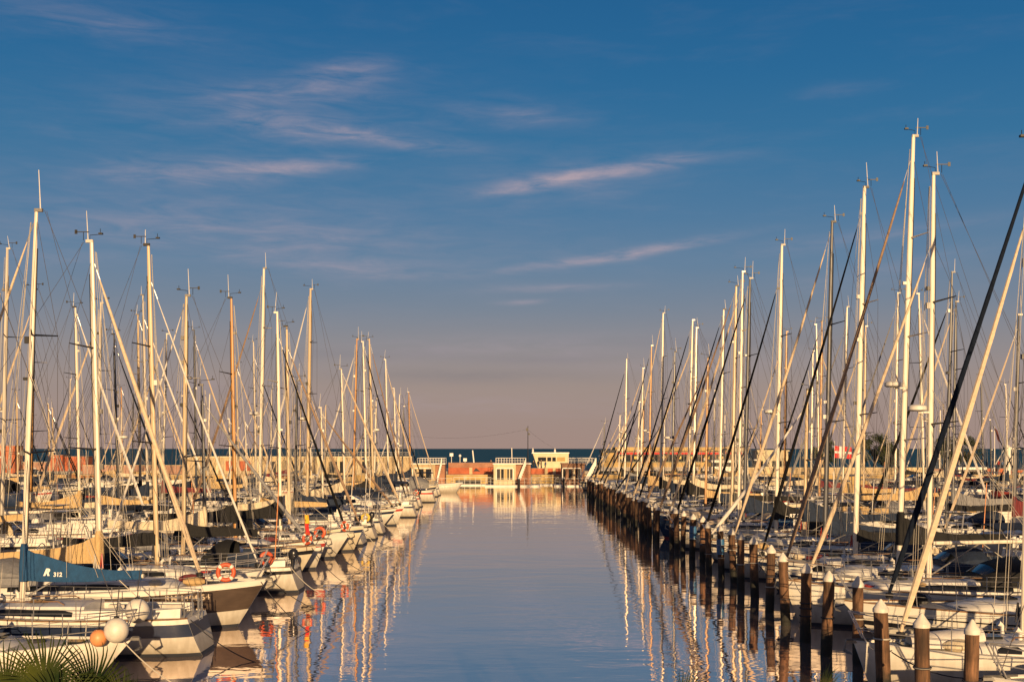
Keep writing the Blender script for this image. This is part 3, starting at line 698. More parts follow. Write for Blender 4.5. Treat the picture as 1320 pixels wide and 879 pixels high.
# thin evening cloud: streaks at their bearings and heights, broken up by fine noise
az = math_n('ARCTAN2', sep.outputs['X'], sep.outputs['Y'])
el = math_n('ARCSINE', sep.outputs['Z'])
cbn = N.new('ShaderNodeCombineXYZ'); Lk.new(az, cbn.inputs[0]); Lk.new(el, cbn.inputs[1])
def cloud_noise(sx, sy, rot, detail, dist=0.0):
    mp = N.new('ShaderNodeMapping'); mp.inputs['Scale'].default_value = (sx, sy, 1); mp.inputs['Rotation'].default_value = (0, 0, rot)
    Lk.new(cbn.outputs[0], mp.inputs[0])
    n = N.new('ShaderNodeTexNoise'); n.inputs['Scale'].default_value = 1; n.inputs['Detail'].default_value = detail; n.inputs['Roughness'].default_value = .62
    n.inputs['Distortion'].default_value = dist
    Lk.new(mp.outputs[0], n.inputs['Vector']); return n.outputs['Fac']
n1 = cloud_noise(16, 95, .08, 7, .6); n2 = cloud_noise(7, 34, -.06, 5, .4); n3 = cloud_noise(40, 230, .05, 5, .3)
WISPS = [(330, 150, 240, 55, -4, .15), (230, 265, 240, 40, -2, .13), (720, 235, 200, 40, -4, .11), (520, 330, 260, 30, 0, .14), (455, 90, 50, 13, -6, .42), (372, 120, 95, 15, -8, .40), (395, 163, 75, 13, 2, .40), (470, 178, 115, 10, 4, .55), (255, 222, 120, 15, -4, .50), (370, 216, 90, 9, -5, .48),
    (690, 236, 70, 8, -9, .55), (800, 219, 110, 9, -6, .62), (740, 232, 90, 20, 0, .25), (790, 330, 135, 6, -7.5, .62), (850, 320, 70, 6, -9, .4), (670, 148, 75, 14, 4, .30),
    (250, 290, 190, 22, -2, .28), (400, 312, 120, 14, -4, .25), (440, 343, 110, 9, 1, .42), (515, 355, 55, 5, 0, .40), (725, 371, 75, 5, -1, .36), (673, 390, 26, 3.4, -3, .55),
    (110, 22, 130, 20, 4, .22), (1110, 305, 130, 9, -5, .22), (1150, 345, 110, 10, -8, .20), (60, 330, 100, 14, 2, .16), (1080, 118, 40, 8, 0, .14), (255, 500, 45, 12, -10, .30), (640, 450, 220, 16, -2, .24), (560, 520, 260, 14, 1, .20), (880, 470, 160, 12, 0, .20)]
tot = None
for (px, py, hl, hh, an, st) in WISPS:
    a0 = math.atan((px-CX)/F0); e0 = math.atan((HY-py)/F0*math.cos(a0)); c, s = math.cos(rad(-an)), math.sin(rad(-an))
    dx = math_n('SUBTRACT', az, a0); dy = math_n('SUBTRACT', el, e0)
    u = math_n('MULTIPLY_ADD', dx, c*F0/hl, math_n('MULTIPLY', dy, s*F0/hl))
    v = math_n('MULTIPLY_ADD', dy, c*F0/hh, math_n('MULTIPLY', dx, -s*F0/hh))
    v = math_n('ADD', v, math_n('MULTIPLY_ADD', n2, 1.8, -.9))
    q = math_n('MULTIPLY_ADD', u, u, math_n('MULTIPLY', v, v))
    g = math_n('MULTIPLY', math_n('EXPONENT', math_n('MULTIPLY', q, -1.0)), st)
    tot = g if tot is None else math_n('ADD', tot, g)
nz = math_n('MULTIPLY_ADD', n1, 2.6, -.72, True); nf = math_n('MULTIPLY_ADD', n3, 1.6, -.1, True)
veil = math_n('MULTIPLY', math_n('MULTIPLY_ADD', n2, 2.4, -1.15, True), .11)
amt = math_n('MULTIPLY', tot, math_n('MULTIPLY', nz, math_n('MULTIPLY_ADD', nf, .6, .55)))
amt = math_n('ADD', amt, math_n('MULTIPLY', veil, nz), clamp=True)
front = math_n('GREATER_THAN', sep.outputs['Y'], 0.0)
amt = math_n('MULTIPLY', amt, front)
mxc = N.new('ShaderNodeMix'); mxc.data_type = 'RGBA'; Lk.new(amt, mxc.inputs['Factor']); 
DARKS = [(600, 485, 170, 9, 1), (690, 462, 110, 7, -2), (225, 502, 110, 9, 0), (420, 455, 150, 8, 0), (950, 440, 170, 8, 1)]
dtot = None
for (px, py, hl, hh, an) in DARKS:
    a0 = math.atan((px-CX)/F0); e0 = math.atan((HY-py)/F0*math.cos(a0))
    u = math_n('MULTIPLY', math_n('SUBTRACT', az, a0), F0/hl); v = math_n('ADD', math_n('MULTIPLY', math_n('SUBTRACT', el, e0), F0/hh), math_n('MULTIPLY_ADD', n2, 2.0, -1.0))
    g = math_n('EXPONENT', math_n('MULTIPLY', math_n('MULTIPLY_ADD', u, u, math_n('MULTIPLY', v, v)), -1.0)); dtot = g if dtot is None else math_n('ADD', dtot, g)
dark = math_n('MULTIPLY', math_n('MULTIPLY', dtot, math_n('MULTIPLY_ADD', n1, 1.4, -.2, True)), .34, clamp=True)
mxd = N.new('ShaderNodeMix'); mxd.data_type = 'RGBA'; Lk.new(dark, mxd.inputs['Factor']); Lk.new(rp.outputs[0], mxd.inputs['A']); mxd.inputs['B'].default_value = (*s2l((98, 102, 118)), 1)
Lk.new(mxd.outputs['Result'], mxc.inputs['A'])
mxc.inputs['B'].default_value = (*s2l((174, 157, 168)), 1)
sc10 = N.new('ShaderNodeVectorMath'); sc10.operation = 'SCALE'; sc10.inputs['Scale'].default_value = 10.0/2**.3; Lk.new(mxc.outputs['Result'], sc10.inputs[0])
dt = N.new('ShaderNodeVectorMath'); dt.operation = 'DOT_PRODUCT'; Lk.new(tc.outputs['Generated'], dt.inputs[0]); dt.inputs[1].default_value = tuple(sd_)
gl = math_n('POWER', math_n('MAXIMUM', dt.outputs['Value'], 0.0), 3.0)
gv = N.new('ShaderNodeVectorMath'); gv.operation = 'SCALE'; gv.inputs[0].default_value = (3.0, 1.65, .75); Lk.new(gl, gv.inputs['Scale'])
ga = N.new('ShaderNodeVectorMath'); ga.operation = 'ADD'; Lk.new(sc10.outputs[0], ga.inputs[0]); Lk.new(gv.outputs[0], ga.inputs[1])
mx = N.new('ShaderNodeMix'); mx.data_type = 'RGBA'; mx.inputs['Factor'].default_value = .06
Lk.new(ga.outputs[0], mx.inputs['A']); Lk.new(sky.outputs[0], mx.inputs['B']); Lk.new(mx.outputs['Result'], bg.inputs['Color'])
SC.view_settings.view_transform = 'Standard'; SC.view_settings.look = 'None'; SC.view_settings.exposure = .3; SC.view_settings.gamma = 1
SC.cycles.max_bounces = 6; SC.cycles.caustics_reflective = False

# ------------------------------------------------------------------ water, sea, quays
def water_mat(name, base, rough, ior, waves, spec=.5, mirror=0.0):
    m = D.materials.new(name); m.use_nodes = True; nt = m.node_tree; N = nt.nodes; Lk = nt.links
    b = N['Principled BSDF']; b.inputs['Base Color'].default_value = (*base, 1); b.inputs['Roughness'].default_value = rough; b.inputs['IOR'].default_value = ior
    b.inputs['Specular IOR Level'].default_value = spec; b.inputs['Metallic'].default_value = mirror
    tc = N.new('ShaderNodeTexCoord'); prev = None
    for (sx, sy, sc, strength, dist) in waves:
        mp = N.new('ShaderNodeMapping'); mp.inputs['Scale'].default_value = (sx, sy, 1); Lk.new(tc.outputs['Object'], mp.inputs[0])
        n = N.new('ShaderNodeTexNoise'); n.inputs['Scale'].default_value = sc; n.inputs['Detail'].default_value = 2.5; n.inputs['Distortion'].default_value = .4
        Lk.new(mp.outputs[0], n.inputs['Vector'])
        bp = N.new('ShaderNodeBump'); bp.inputs['Strength'].default_value = strength; bp.inputs['Distance'].default_value = dist
        Lk.new(n.outputs['Fac'], bp.inputs['Height'])
        if prev: Lk.new(prev.outputs[0], bp.inputs['Normal'])
        prev = bp
    Lk.new(prev.outputs[0], b.inputs['Normal'])
    return m
M['water'] = water_mat('water', (.88, .70, .62), .02, 1.8, [(.55, 1, .9, 1.0, .010), (.35, 1, .30, 1.0, .018), (.5, 1, 3.2, 1.0, .0024)], mirror=.90)
M['sea'] = water_mat('sea', (.021, .098, .135), .6, 1.33, [(.3, 1, .25, .9, .6), (.5, 1, .03, .5, 2)], .25)
struct(MB().add([(-260, 16, 0), (260, 16, 0), (260, 172.2, 0), (-260, 172.2, 0)], [(0, 1, 2, 3)]).build('water', 'water', smooth=False))
struct(MB().add([(-16000, 206, -.2), (16000, 206, -.2), (16000, 34000, -.2), (-16000, 34000, -.2)], [(0, 1, 2, 3)]).build('sea', 'sea', smooth=False))
struct(MB().box(-70, 70, -30, 16, -1.5, 1.0).build('near_quay', 'concrete', smooth=False))
struct(MB().box(-260, 260, 172, 207, -1.5, 1.45).build('promenade', 'concrete', smooth=False))

# ------------------------------------------------------------------ boats on their berths
used = {'l1': [], 'r1': [], 'l2': [], 'r2': [], 'l3': [], 'r3': [], 'l4': [], 'r4': []}
ROWNAME = {'l1': 'boat of the row facing the piles', 'r1': 'boat of the row behind the piles', 'l2': 'of the second row on the lifebuoy side', 'r2': 'of the second row beyond the piles',
           'l3': 'of the third row on the lifebuoy side', 'r3': 'of the third row beyond the piles', 'l4': 'of the outermost row on the lifebuoy side', 'r4': 'of the outermost row beyond the piles'}
GROUP = {'l': 'boats berthed in rows on the lifebuoy side', 'r': 'boats berthed in rows on the pile side'}
specs = []
def S(row, px, py, d, ori='bow', **kw): specs.append(dict(row=row, px=px, py=py, d=d, ori=ori, **kw))
# row 1, lifebuoy side: top of the mast in the photo and its distance
S('l1', -70, 180, 26.3, 'bow', cover=None, gen=None, hood=None, F=.84, L=9.4, stripe=None, boom_z=2.0)
S('l1', 47, 270, 30.5, 'stern', mast='mast_white', rake=.036, cover='c_blue', gen='g_cream', hood=None, stripe='stripe_navy', stripe_s=(.10, .36), sp='r312', boom_z=2.02, boom_l=3.15, cover_h=.62, rng_=3, bimini=False)
S('l1', 118, 310, 34.8, 'bow', cover='c_tan', gen='g_cream', hood='c_grey', stripe='stripe_brown', stripe_s=(.10, .52), sp='rm', L=11.9, stay_in=.175, boom_z=2.05, boom_l=3.6, cover_h=.62, frac=.93, gen_r=1.0)
S('l1', 192, 315, 39.3, 'bow', cover='c_black', gen='g_white', hood='c_black', gen_r=.6, bimini=False)
S('l1', 240, 380, 43.6, 'stern', cover='c_black', gen='g_white', hood='c_black', gen_r=.8, radar=False, cover_h=.35)
S('l1', 298, 383, 51.3, 'bow', mast='mast_wood', cover='c_black', gen=None, hood='c_black')
S('l1', 357, 402, 56.4, 'bow', cover='c_black', gen='g_black', hood='c_black')
S('l1', 370, 420, 60.4, 'bow', cover='c_cream', gen='g_brown', hood='c_navy', gen_r=1.1)
S('l1', 340, 345, 64.6, 'stern', cover='c_tan', gen='g_brown', hood=None, spread=3, gen_r=1.1)
S('l1', 383, 490, 68.4, 'stern', mast='mast_dark', cover='c_navy', gen=None, hood='c_navy')
S('l1', 400, 372, 72.6, 'stern', cover='c_navy', gen='g_white', hood='c_navy', spread=3)
S('l1', 440, 475, 80.5, 'bow', cover='c_cream', gen='g_cream', hood='c_blue')
S('l1', 460, 437, 90.6, 'stern', mast='mast_wood', cover='c_navy', gen='g_white', hood='c_navy')
S('l1', 468, 440, 94.6, 'bow', cover='c_black', gen='g_black', hood=None)
S('l1', 476, 437, 98.8, 'bow', cover='c_tan', gen='g_brown', hood='c_black')
S('l1', 497, 463, 112, 'bow', cover='c_cream', gen='g_cream', hood='c_navy')
S('l1', 508, 500, 121, 'bow', cover='c_navy', gen='g_black', hood='c_navy')
S('l1', 515, 508, 129, 'stern', cover=None, gen='g_white', hood=None)
S('l1', 527, 505, 137, 'bow', mast='mast_wood', cover='c_navy', gen='g_cream', hood=None)
# row 1, pile side
S('r1', 1560, 60, 21.6, 'bow', mast='mast_white', cover=None, gen=None, hood=None, L=9.2, F=.90, boom_z=2.0, stripe='stripe_navy')
S('r1', 1330, 190, 25.6, 'bow', mast='mast_white', cover='c_navy', gen='g_cream', hood='c_grey', frac=.875, L=9.0, stay_in=.12, F=.92, boom_z=2.3, stripe=None, rake=.02, gen_r=1.0, X=11.9)
S('r1', 1363, 110, 30.4, 'bow', mast='mast_white', cover='c_black', gen='g_navy', hood='c_black', L=13.0, stay_in=.10, boom_z=2.5, boom_l=5.0, stripe='stripe_black', stripe_s=(.30, .38), F=1.12, frac=.985, gen_r=1.0, sp='striped', spread=3)
S('r1', 1205, 222, 35.0, 'bow', mast='mast_white', cover=None, gen='g_cream', hood='c_black', frac=.82, L=10.6, boom_z=2.55, boom_l=5.2, stay_in=.08, rake=.012)
S('r1', 1177, 175, 39.0, 'bow', mast='mast_white', cover='c_black', gen='g_brown', hood='c_navy', rake=.034, stay_in=.05, frac=.94, spread=3)
S('r1', 1115, 240, 43.2, 'bow', mast='mast_white', cover='c_black', gen='g_black', hood='c_navy', spread=2, frac=.93, rake=.025)
S('r1', 1073, 285, 47.4, 'bow', mast='mast_dark', cover='c_navy', gen='g_cream', hood='c_navy', gen_r=1.1, frac=.96)
S('r1', 1008, 315, 55.2, 'bow', mast='mast_white', cover='c_black', gen='g_black', hood='c_black', frac=.88, sp='rt30', spread=2, gen_r=.9)
S('r1', 967, 358, 61.6, 'bow', mast='mast_dark', cover='c_navy', gen='g_black', hood='c_blue', gen_r=.9)
S('r1', 957, 350, 65.4, 'bow', cover='c_cream', gen='g_cream', hood='c_cream', spread=3)
S('r1', 949, 368, 69.2, 'bow', cover='c_black', gen='g_brown', hood='c_black')
S('r1', 933, 398, 73.4, 'bow', cover='c_navy', gen='g_navy', hood='c_grey')
S('r1', 913, 460, 78.6, 'bow', mast='mast_wood', cover='c_tan', gen='g_brown', hood='c_cream')
S('r1', 893, 412, 83.0, 'bow', cover='c_black', gen='g_black', hood='c_black')
S('r1', 898, 422, 87.0, 'bow', cover='c_cream', gen='g_cream', hood='c_navy', mast='mast_alu')
S('r1', 870, 453, 91.4, 'bow', mast='mast_dark', cover='c_navy', gen='g_navy', hood='c_navy')
S('r1', 855, 403, 96.0, 'bow', cover='c_black', gen='g_cream', hood='c_black', spread=3)
S('r1', 840, 445, 105.6, 'bow', mast='mast_wood', cover='c_tan', gen='g_black', hood=None)
S('r1', 829, 474, 112.5, 'bow', cover='c_navy', gen='g_cream', hood='c_navy')
S('r1', 808, 462, 127, 'bow', cover='c_navy', gen='g_black', hood='c_navy')
S('r1', 779, 545, 148, 'bow', mast='mast_dark', cover=None, gen='g_white', hood=None)
# second rows
for (px, X) in ((None, None),): pass
for (px, py, X, kw) in [(10, 320, 26.5, dict(mast='mast_alu')), (97, 395, 25, {}), (130, 390, 25, {}), (147, 430, 26, dict(mast='mast_dark')), (185, 380, 25.5, dict(mast='mast_alu')), (178, 405, 27.5, {}),
        (215, 430, 27, {}), (250, 425, 27, {}), (305, 470, 26.5, {}), (327, 440, 26.5, dict(mast='mast_alu')), (368, 455, 26.5, dict(mast='mast_dark')), (44, 372, 27.6, dict(mast='mast_wood')), (420, 522, 22.5, {})]:
    S('l2', px, py, X*F0/(CX-px), R.choice(['bow', 'stern']), **kw)
for (px, py, X, kw) in [(1313, 405, 25, {}), (1228, 350, 24, {}), (1233, 388, 26.5, {}), (1185, 378, 26.5, {}), (1158, 377, 27, {}), (1092, 395, 25, dict(mast='mast_alu')), (1116, 420, 28, {}), (1060, 413, 26, dict(mast='mast_wood')),
        (1052, 418, 27, {}), (1014, 427, 25.5, {}), (1048, 452, 29.4, {})]:
    S('r2', px, py, X*F0/(px-CX), R.choice(['bow', 'stern']), **kw)
for (px, py, X) in [(62, 520, 50), (68, 526, 52), (157, 526, 50), (172, 508, 52), (205, 500, 49), (22, 505, 50)]:
    S('l3', px, py, X*F0/(CX-px), R.choice(['bow', 'stern']))
# fill the remaining berths
EDGE = {'l1': 8.6, 'r1': 8.9}
LIM = {'l1': (46, 136), 'r1': (50, 147), 'l2': (46, 152), 'r2': (46, 152), 'l3': (86, 152), 'r3': (86, 152), 'l4': (104, 152), 'r4': (104, 152)}
XC = {'2': 26.5, '3': 51.5, '4': 66}
for row in used:
    ds = [s['d'] for s in specs if s['row'] == row]; d = LIM[row][0]
    while d < LIM[row][1]:
        if all(abs(d-q) >= 3.45 for q in ds):
            top = (578-R.uniform(478, 560))*d/F0+H; Mh = max(8.2, min(13.5, top))
            if row[1] == '1': Mh = max(7.6, min(Mh, 10.5))
            X = (13.2 if row[1] == '1' else XC[row[1]]+R.uniform(-.8, .8))*(1 if row[0] == 'r' else -1)
            specs.append(dict(row=row, px=CX+X*F0/d, py=HY-(Mh-H)*F0/d, d=d, ori='bow' if row[0] == 'r' and row[1] == '1' else R.choice(['bow', 'stern']), fill=True))
            ds.append(d); d += R.uniform(3.5, 4.3)
        else: d += .3

def sail_lettering(string, size, u0, z0, bold=.0, shear=0.0, mark=False):
    """letters sewn on the flank of the sail cover that faces the near quay"""
    def ex(rt, h, q):
        vs, fs = text_mesh(string, size, bold, shear)
        flip = 1 if abs(rt.rotation_euler[2]) > 1 else -1      # which local side looks at the quay behind the camera
        out = []
        for (a, b, c) in vs:
            z = z0+b
            u = u0+a/(q['Lb']+.05)
            x = q['mast_x'](q['zb'])-.02-(q['Lb']+.05)*u
            out.append((x, flip*(q['cw'](u, z)*1.11+.012), z))
        mb = MB().add(out, fs); mb.build('lettering', 'letter_white', q['cover'], smooth=False)
    return ex
def r312(rt, h, q):
    sail_lettering('R', .25, .18, q['zb']+.06, .014, .35)(rt, h, q)
    sail_lettering('312', .155, .265, q['zb']+.03, .006)(rt, h, q)
def rm_mark(rt, h, q):
    vs, fs = text_mesh('RM 1404 54', .25, .004)
    out = []
    x0 = h.L*.765
    for (a, b, c) in vs:
        x = x0+a; t = x/h.L; s = h.s_at(t, .93+b)
        for _ in range(6):
            p = h.pt(t, s, -1, .012); t += (x-p[0])/h.L; s = h.s_at(t, .93+b)
        out.append(h.pt(t, s, -1, .012))
    MB().add(out, fs).build('lettering', 'letter_cream', q['hull'], smooth=False)
def striped(rt, h, q):
    hull_band(h, .16, .185).build('hull_stripe', 'stripe_black', q['hull'])
    hull_band(h, .52, .54).build('hull_stripe', 'stripe_black', q['hull'])
def rt30(rt, h, q):
    # bow points to the channel, so the boom runs away from it and the words read along it
    vs, fs = text_mesh('\u2013 RT 30', .24, .006, .2)
    out = []
    for (a, b, c) in vs:
        z = q['zb']+.0+b; u = .12+a/(q['Lb']+.05)
        x = q['mast_x'](q['zb'])-.02-(q['Lb']+.05)*u
        out.append((x, q['cw'](u, z)*1.11+.012, z))
    MB().add(out, fs).build('lettering', 'letter_white', q['cover'], smooth=False)
EXTRA = {'r312': r312, 'rm': rm_mark, 'striped': striped, 'rt30': rt30}

cnt = {}
boats = {}
HW = ['hull_white']*9+['hull_cream']*3+['hull_navy']*2+['hull_grey', 'hull_blue', 'hull_red']
CW = ['c_navy']*5+['c_black']*4+['c_tan']*3+['c_cream']*4+['c_grey', 'c_brown', 'c_burgundy', None]
GW = ['g_cream']*5+['g_white']*3+['g_navy']*3+['g_black']*3+['g_brown']*2+['g_grey']
MW = ['mast_white']*6+['mast_gold']*4+['mast_alu']*4+['mast_dark']*2+['mast_wood']
seen = {}
specs.sort(key=lambda s: s['d'])
for sp in specs:
    row, d, ori = sp['row'], sp['d'], sp['ori']; side = 1 if row[0] == 'r' else -1
    rg = random.Random(int(sp['px']*7+sp['py']*13))
    XT = (sp['px']-CX)*d/F0; mz = H+(HY-sp['py'])*d/F0
    rake = sp.get('rake', rg.uniform(.012, .028)); xm_f = .57
    sgn = -side if ori == 'bow' else side            # world direction of the bow along X
    XF = XT + sgn*rake*mz
    if row[1] == '1':
        k = (1-xm_f) if ori == 'bow' else xm_f
        L = sp.get('L') or max(7.6, min(12.8, (abs(XF)-EDGE[row]-(1.1 if row == 'l1' and d > 98 else 0)-rg.uniform(-.6, .45))/k))
    else: L = sp.get('L') or max(8.2, min(12.0, mz*.70))
    ox = XT + sgn*rake*mz - sgn*xm_f*L
    cnt[row] = cnt.get(row, 0)+1
    det = 2 if d < 62 and row[1] == '1' else (1 if d < 96 else 0)
    kw = dict(hull=sp.get('hull') or ('hull_white' if not sp.get('fill') and d < 60 else (rg.choice(HW[:13]) if row[1] == '1' else rg.choice(HW))), mast=sp.get('mast') or (rg.choice(['mast_white', 'mast_white', 'mast_gold', 'mast_alu']) if not sp.get('fill') and row[1] == '1' else rg.choice(MW)),
        cover=sp['cover'] if 'cover' in sp else rg.choice(CW), gen=sp['gen'] if 'gen' in sp else rg.choice(GW),
        hood=sp['hood'] if 'hood' in sp else rg.choice(['c_navy', 'c_black', 'c_cream', 'c_grey', None]))
    kw['stripe'] = sp['stripe'] if 'stripe' in sp else rg.choice(['stripe_navy', 'stripe_navy', 'stripe_red', 'stripe_black', None] if kw['hull'] in ('hull_white', 'hull_cream') else [None])
    for k in ('frac', 'stay_in', 'spread', 'boom_l', 'boom_z', 'cover_h', 'bimini', 'radar', 'F', 'gen_r', 'stripe_s'):
        if k in sp: kw[k] = sp[k]
    if 'spread' not in sp: kw['spread'] = 1 if mz < 10.5 else 2
    if 'bimini' not in sp: kw['bimini'] = rg.random() < .22
    if 'radar' not in sp: kw['radar'] = rg.random() < .2
    if 'frac' not in sp: kw['frac'] = rg.choice([.965, .965, .88, .93])
    kw['outboard'] = sp.get('sp') != 'r312' and rg.random() < (.5 if ori == 'stern' else .25)
    if d > 95 and row == 'l1': pass
    if 'cover_h' not in sp: kw['cover_h'] = rg.choice([.75, .6, .35, .25])
    kw['plain'] = sp.get('sp') == 'r312'
    kw['deckm'] = rg.choice(['deck', 'deck', 'deck_grey'])
    lab = f"{HULL_WORD[kw['hull']]} sailboat, {CLOTH_WORD[kw['cover']]} sail cover, {GEN_WORD[kw['gen']]} headsail, {ordinal(cnt[row])} {ROWNAME[row]}"
    if sp.get('sp') == 'r312': lab = 'white sailboat with teal blue sail cover lettered R 312 and navy-striped stern'
    if sp.get('sp') == 'rm': lab = 'white sailboat with dark brown hull band lettered RM and a lifebuoy at its bow'
    if sp.get('sp') == 'striped': lab = 'long white sailboat with black hull lines and thick navy furled headsail behind the piles'
    if sp.get('sp') == 'rt30': lab = 'white sailboat with black sail cover lettered RT 30 behind the piles'
    motor = sp.get('fill') and rg.random() < (.16 if row[1] == '1' else .20)
    if motor:
        L = rg.uniform(7.2, 9.5); end = -sgn*0 ; cxx = XT
        if row[1] == '1': ox = side*(EDGE[row]+(L if ori == 'bow' else 0))
        else: ox = XT-sgn*L*.5
        hl = rg.choice(['hull_white', 'hull_white', 'hull_cream', 'hull_navy' if row[1] != '1' else 'hull_white']); cp = rg.choice(['c_navy', 'c_cream', 'c_black', 'c_grey', None]); 
        lab = f"{HULL_WORD[hl]} motor cruiser with {CLOTH_WORD[cp]} canopy, {ordinal(cnt[row])} {ROWNAME[row]}"
        rt, h = motorboat(ox, d, 0 if sgn > 0 else math.pi, L, lab, GROUP[row[0]], hull=hl, canopy=cp, stripe=rg.choice(['stripe_navy', 'stripe_red', None]), rng=rg, arch=rg.random() < .6)
    else:
        yaw = rg.uniform(-.022, .022) if not sp.get('sp') else 0
        rt, h = sailboat(ox, d, (0 if sgn > 0 else math.pi)+yaw, L, mz, lab, GROUP[row[0]], rake=rake, xm_f=xm_f, det=det, rng=rg, extra=EXTRA.get(sp.get('sp')), **kw)
    boats.setdefault(row, []).append((rt, h, d, sgn, ox, ori))

# motor cruisers with their bows in the channel near the far quay
t = thing('tender', 'low white open tender with rounded bow, last boat before the houseboats', 'tender', (-11.9, 140.5, 0), 0, GROUP['l'])
h = Hull(5.2, 2.1, .95, transom=.9, rake=.16, flare=.05, power=.45)
hull_mesh(h).build('hull', 'hull_white', t); deck_mesh(h, .16).build('floor', 'deck_grey', t)
for sd in (-1, 1): MB().tube([(lambda q: (q[0], q[1], q[2]+.02))(h.pt(tt, 0, sd, -.06)) for tt in TS], .13, 8).build('tube', 'hull_white', t)
MB().box(1.6, 2.0, -.75, .75, .76, 1.05).build('seat', 'gel', t, False)
MB().ell((-.12, 0, 1.0), (.2, .16, .26), 10, 7).tube([(-.12, 0, .9), (-.1, 0, -.1)], .07, 6).build('outboard_motor', 'motor_black', t)

# pontoons between the rows
def pontoon(x, y0, y1, label):
    r = thing('pontoon', label, 'pontoon', (x, y0, 0), 0, 'floating pontoons between the boat rows')
    MB().box(-.9, .9, 0, y1-y0, .34, .52).build('deck', 'teak', r, False)
    for k in range(int((y1-y0)/8)):
        MB().box(-.8, .8, 1+k*8, 6.5+k*8, -.2, .335).build('float', 'concrete', r, False)
pontoon(-20.6, 24, 160, 'long timber pontoon behind the row facing the wooden piles')
pontoon(20.8, 24, 160, 'long timber pontoon behind the row beyond the wooden piles')
pontoon(-58.9, 84, 160, 'outer timber pontoon between the third and outermost rows, lifebuoy side')
pontoon(58.9, 84, 160, 'outer timber pontoon between the third and outermost rows, pile side')

# ------------------------------------------------------------------ mooring piles
near = [(1250, 797), (1190, 790), (1140, 772), (1106, 742), (1065, 735), (1038, 725), (1013, 712), (992, 702), (973, 691), (955, 686), (946, 680), (930, 676), (914, 672), (905.5, 665), (892, 662), (880, 658), (872.5, 655), (866, 652)]
PH = 2.26
plist = []
for px, py in near:
    d = F0*(H-PH)/(py-HY); plist.append((( px-CX)*d/F0, d))
d = plist[-1][1]+2.3
while d < 128:
    plist.append((8.3+R.uniform(-.16, .16), d)); d += R.uniform(1.7, 2.6)
for i, (x, y) in enumerate(plist):
    r = R.uniform(.135, .158); hh = PH-.25+R.uniform(-.16, .16) if i >= len(near) else PH-.25
    t = thing('mooring_pile', f'brown wooden mooring pile with white cone cap, {ordinal(i+1)} pile counted from the near quay', 'pile', (x, y, 0), R.uniform(0, 6), 'wooden mooring piles along the channel')
    lx, ly = R.uniform(-.09, .09), R.uniform(-.09, .09); n = 14 if i < 20 else 8
    rows = []
    for k in range(9):
        z = -1.2+(hh+1.2)*k/8; rows.append([((r*1.06-.012*k/8+R.uniform(-.006, .006))*math.cos(2*math.pi*j/n)+lx*z/2, (r*1.06-.012*k/8+R.uniform(-.006, .006))*math.sin(2*math.pi*j/n)+ly*z/2, z) for j in range(n)])
    MB().grid(rows, True, True).build('shaft', 'pile', t)
    MB().lathe([(r+.017, hh-.03), (r+.017, hh+.045), (.022, hh+.245), (.005, hh+.252)], 24, (lx*hh/2, ly*hh/2, 0)).build('cap', 'cap_white', t, angle=20)
    if i < 16:
        for k in range(R.randint(1, 3)):
            z = R.uniform(.75, 1.45); MB().torus((lx*z/2, ly*z/2, z), r+.018, .018, 'z', 14, 5).build('rope_wrap', R.choice(['rope_dark', 'rope_dark', 'rope_light']), t)
    if i in (11, 14):
        MB().lathe([(r+.03, 1.0), (r+.03, 1.65)], n, (lx*.7, ly*.7, 0)).build('wrap', 'hull_blue', t)

# mooring ropes from bows to piles
def rope(name, a, b, sag, m, label, r=.014):
    pts = [(a[0]+(b[0]-a[0])*k/10, a[1]+(b[1]-a[1])*k/10, a[2]+(b[2]-a[2])*k/10-sag*4*(k/10)*(1-k/10)) for k in range(11)]
    c = Vector(a); o = MB().tube([tuple(Vector(p)-c) for p in pts], r, 5).build(name, m, loc=a)
    return tag(o, label, 'rope', 'mooring ropes tied to the wooden piles')
n = 0
for (rt, h, d, sgn, ox, ori) in boats['r1'][:11]:
    bx = ox+sgn*h.L*.97
    for sdn in (-1, 1):
        c = min(plist[:22], key=lambda p: abs(p[1]-(d+sdn*1.7)))
        k = plist.index(c); n += 1
        rope('mooring_rope', (bx, d+sdn*.15, h.sheer(1)-.02), (c[0]+.16, c[1], R.uniform(.9, 1.35)), R.uniform(.08, .3), R.choice(['rope_dark', 'rope_dark', 'rope_light']),
             f'rope from the {ordinal(k+1)} pile to the {"nearer" if sdn<0 else "farther"} bow cleat of the {ordinal(boats["r1"].index((rt, h, d, sgn, ox, ori))+1)} boat behind')

for i, (rt, h, d, sgn, ox, ori) in enumerate(boats['l1'][:13]):
    xe = ox+(sgn*h.L*.985 if ori == 'bow' else 0); zz_ = h.sheer(1 if ori == 'bow' else 0)-.05; hb = .1 if ori == 'bow' else h.b(0)*.7
    a = (xe, d-hb, zz_); b = (xe+R.uniform(1.2, 2.4), d-hb-R.uniform(.2, 1.2), -.05)
    pts = [(a[0]+(b[0]-a[0])*k/10, a[1]+(b[1]-a[1])*k/10, a[2]+(b[2]-a[2])*k/10-.35*4*(k/10)*(1-k/10)*.5) for k in range(11)]
    c_ = Vector(a)
    tag(MB().tube([tuple(Vector(q)-c_) for q in pts], .014, 5).build('mooring_rope', R.choice(['rope_dark', 'rope_light']), loc=a), f'mooring rope sloping into the water from the {ordinal(i+1)} {ROWNAME["l1"]}', 'rope', 'mooring ropes running into the channel')
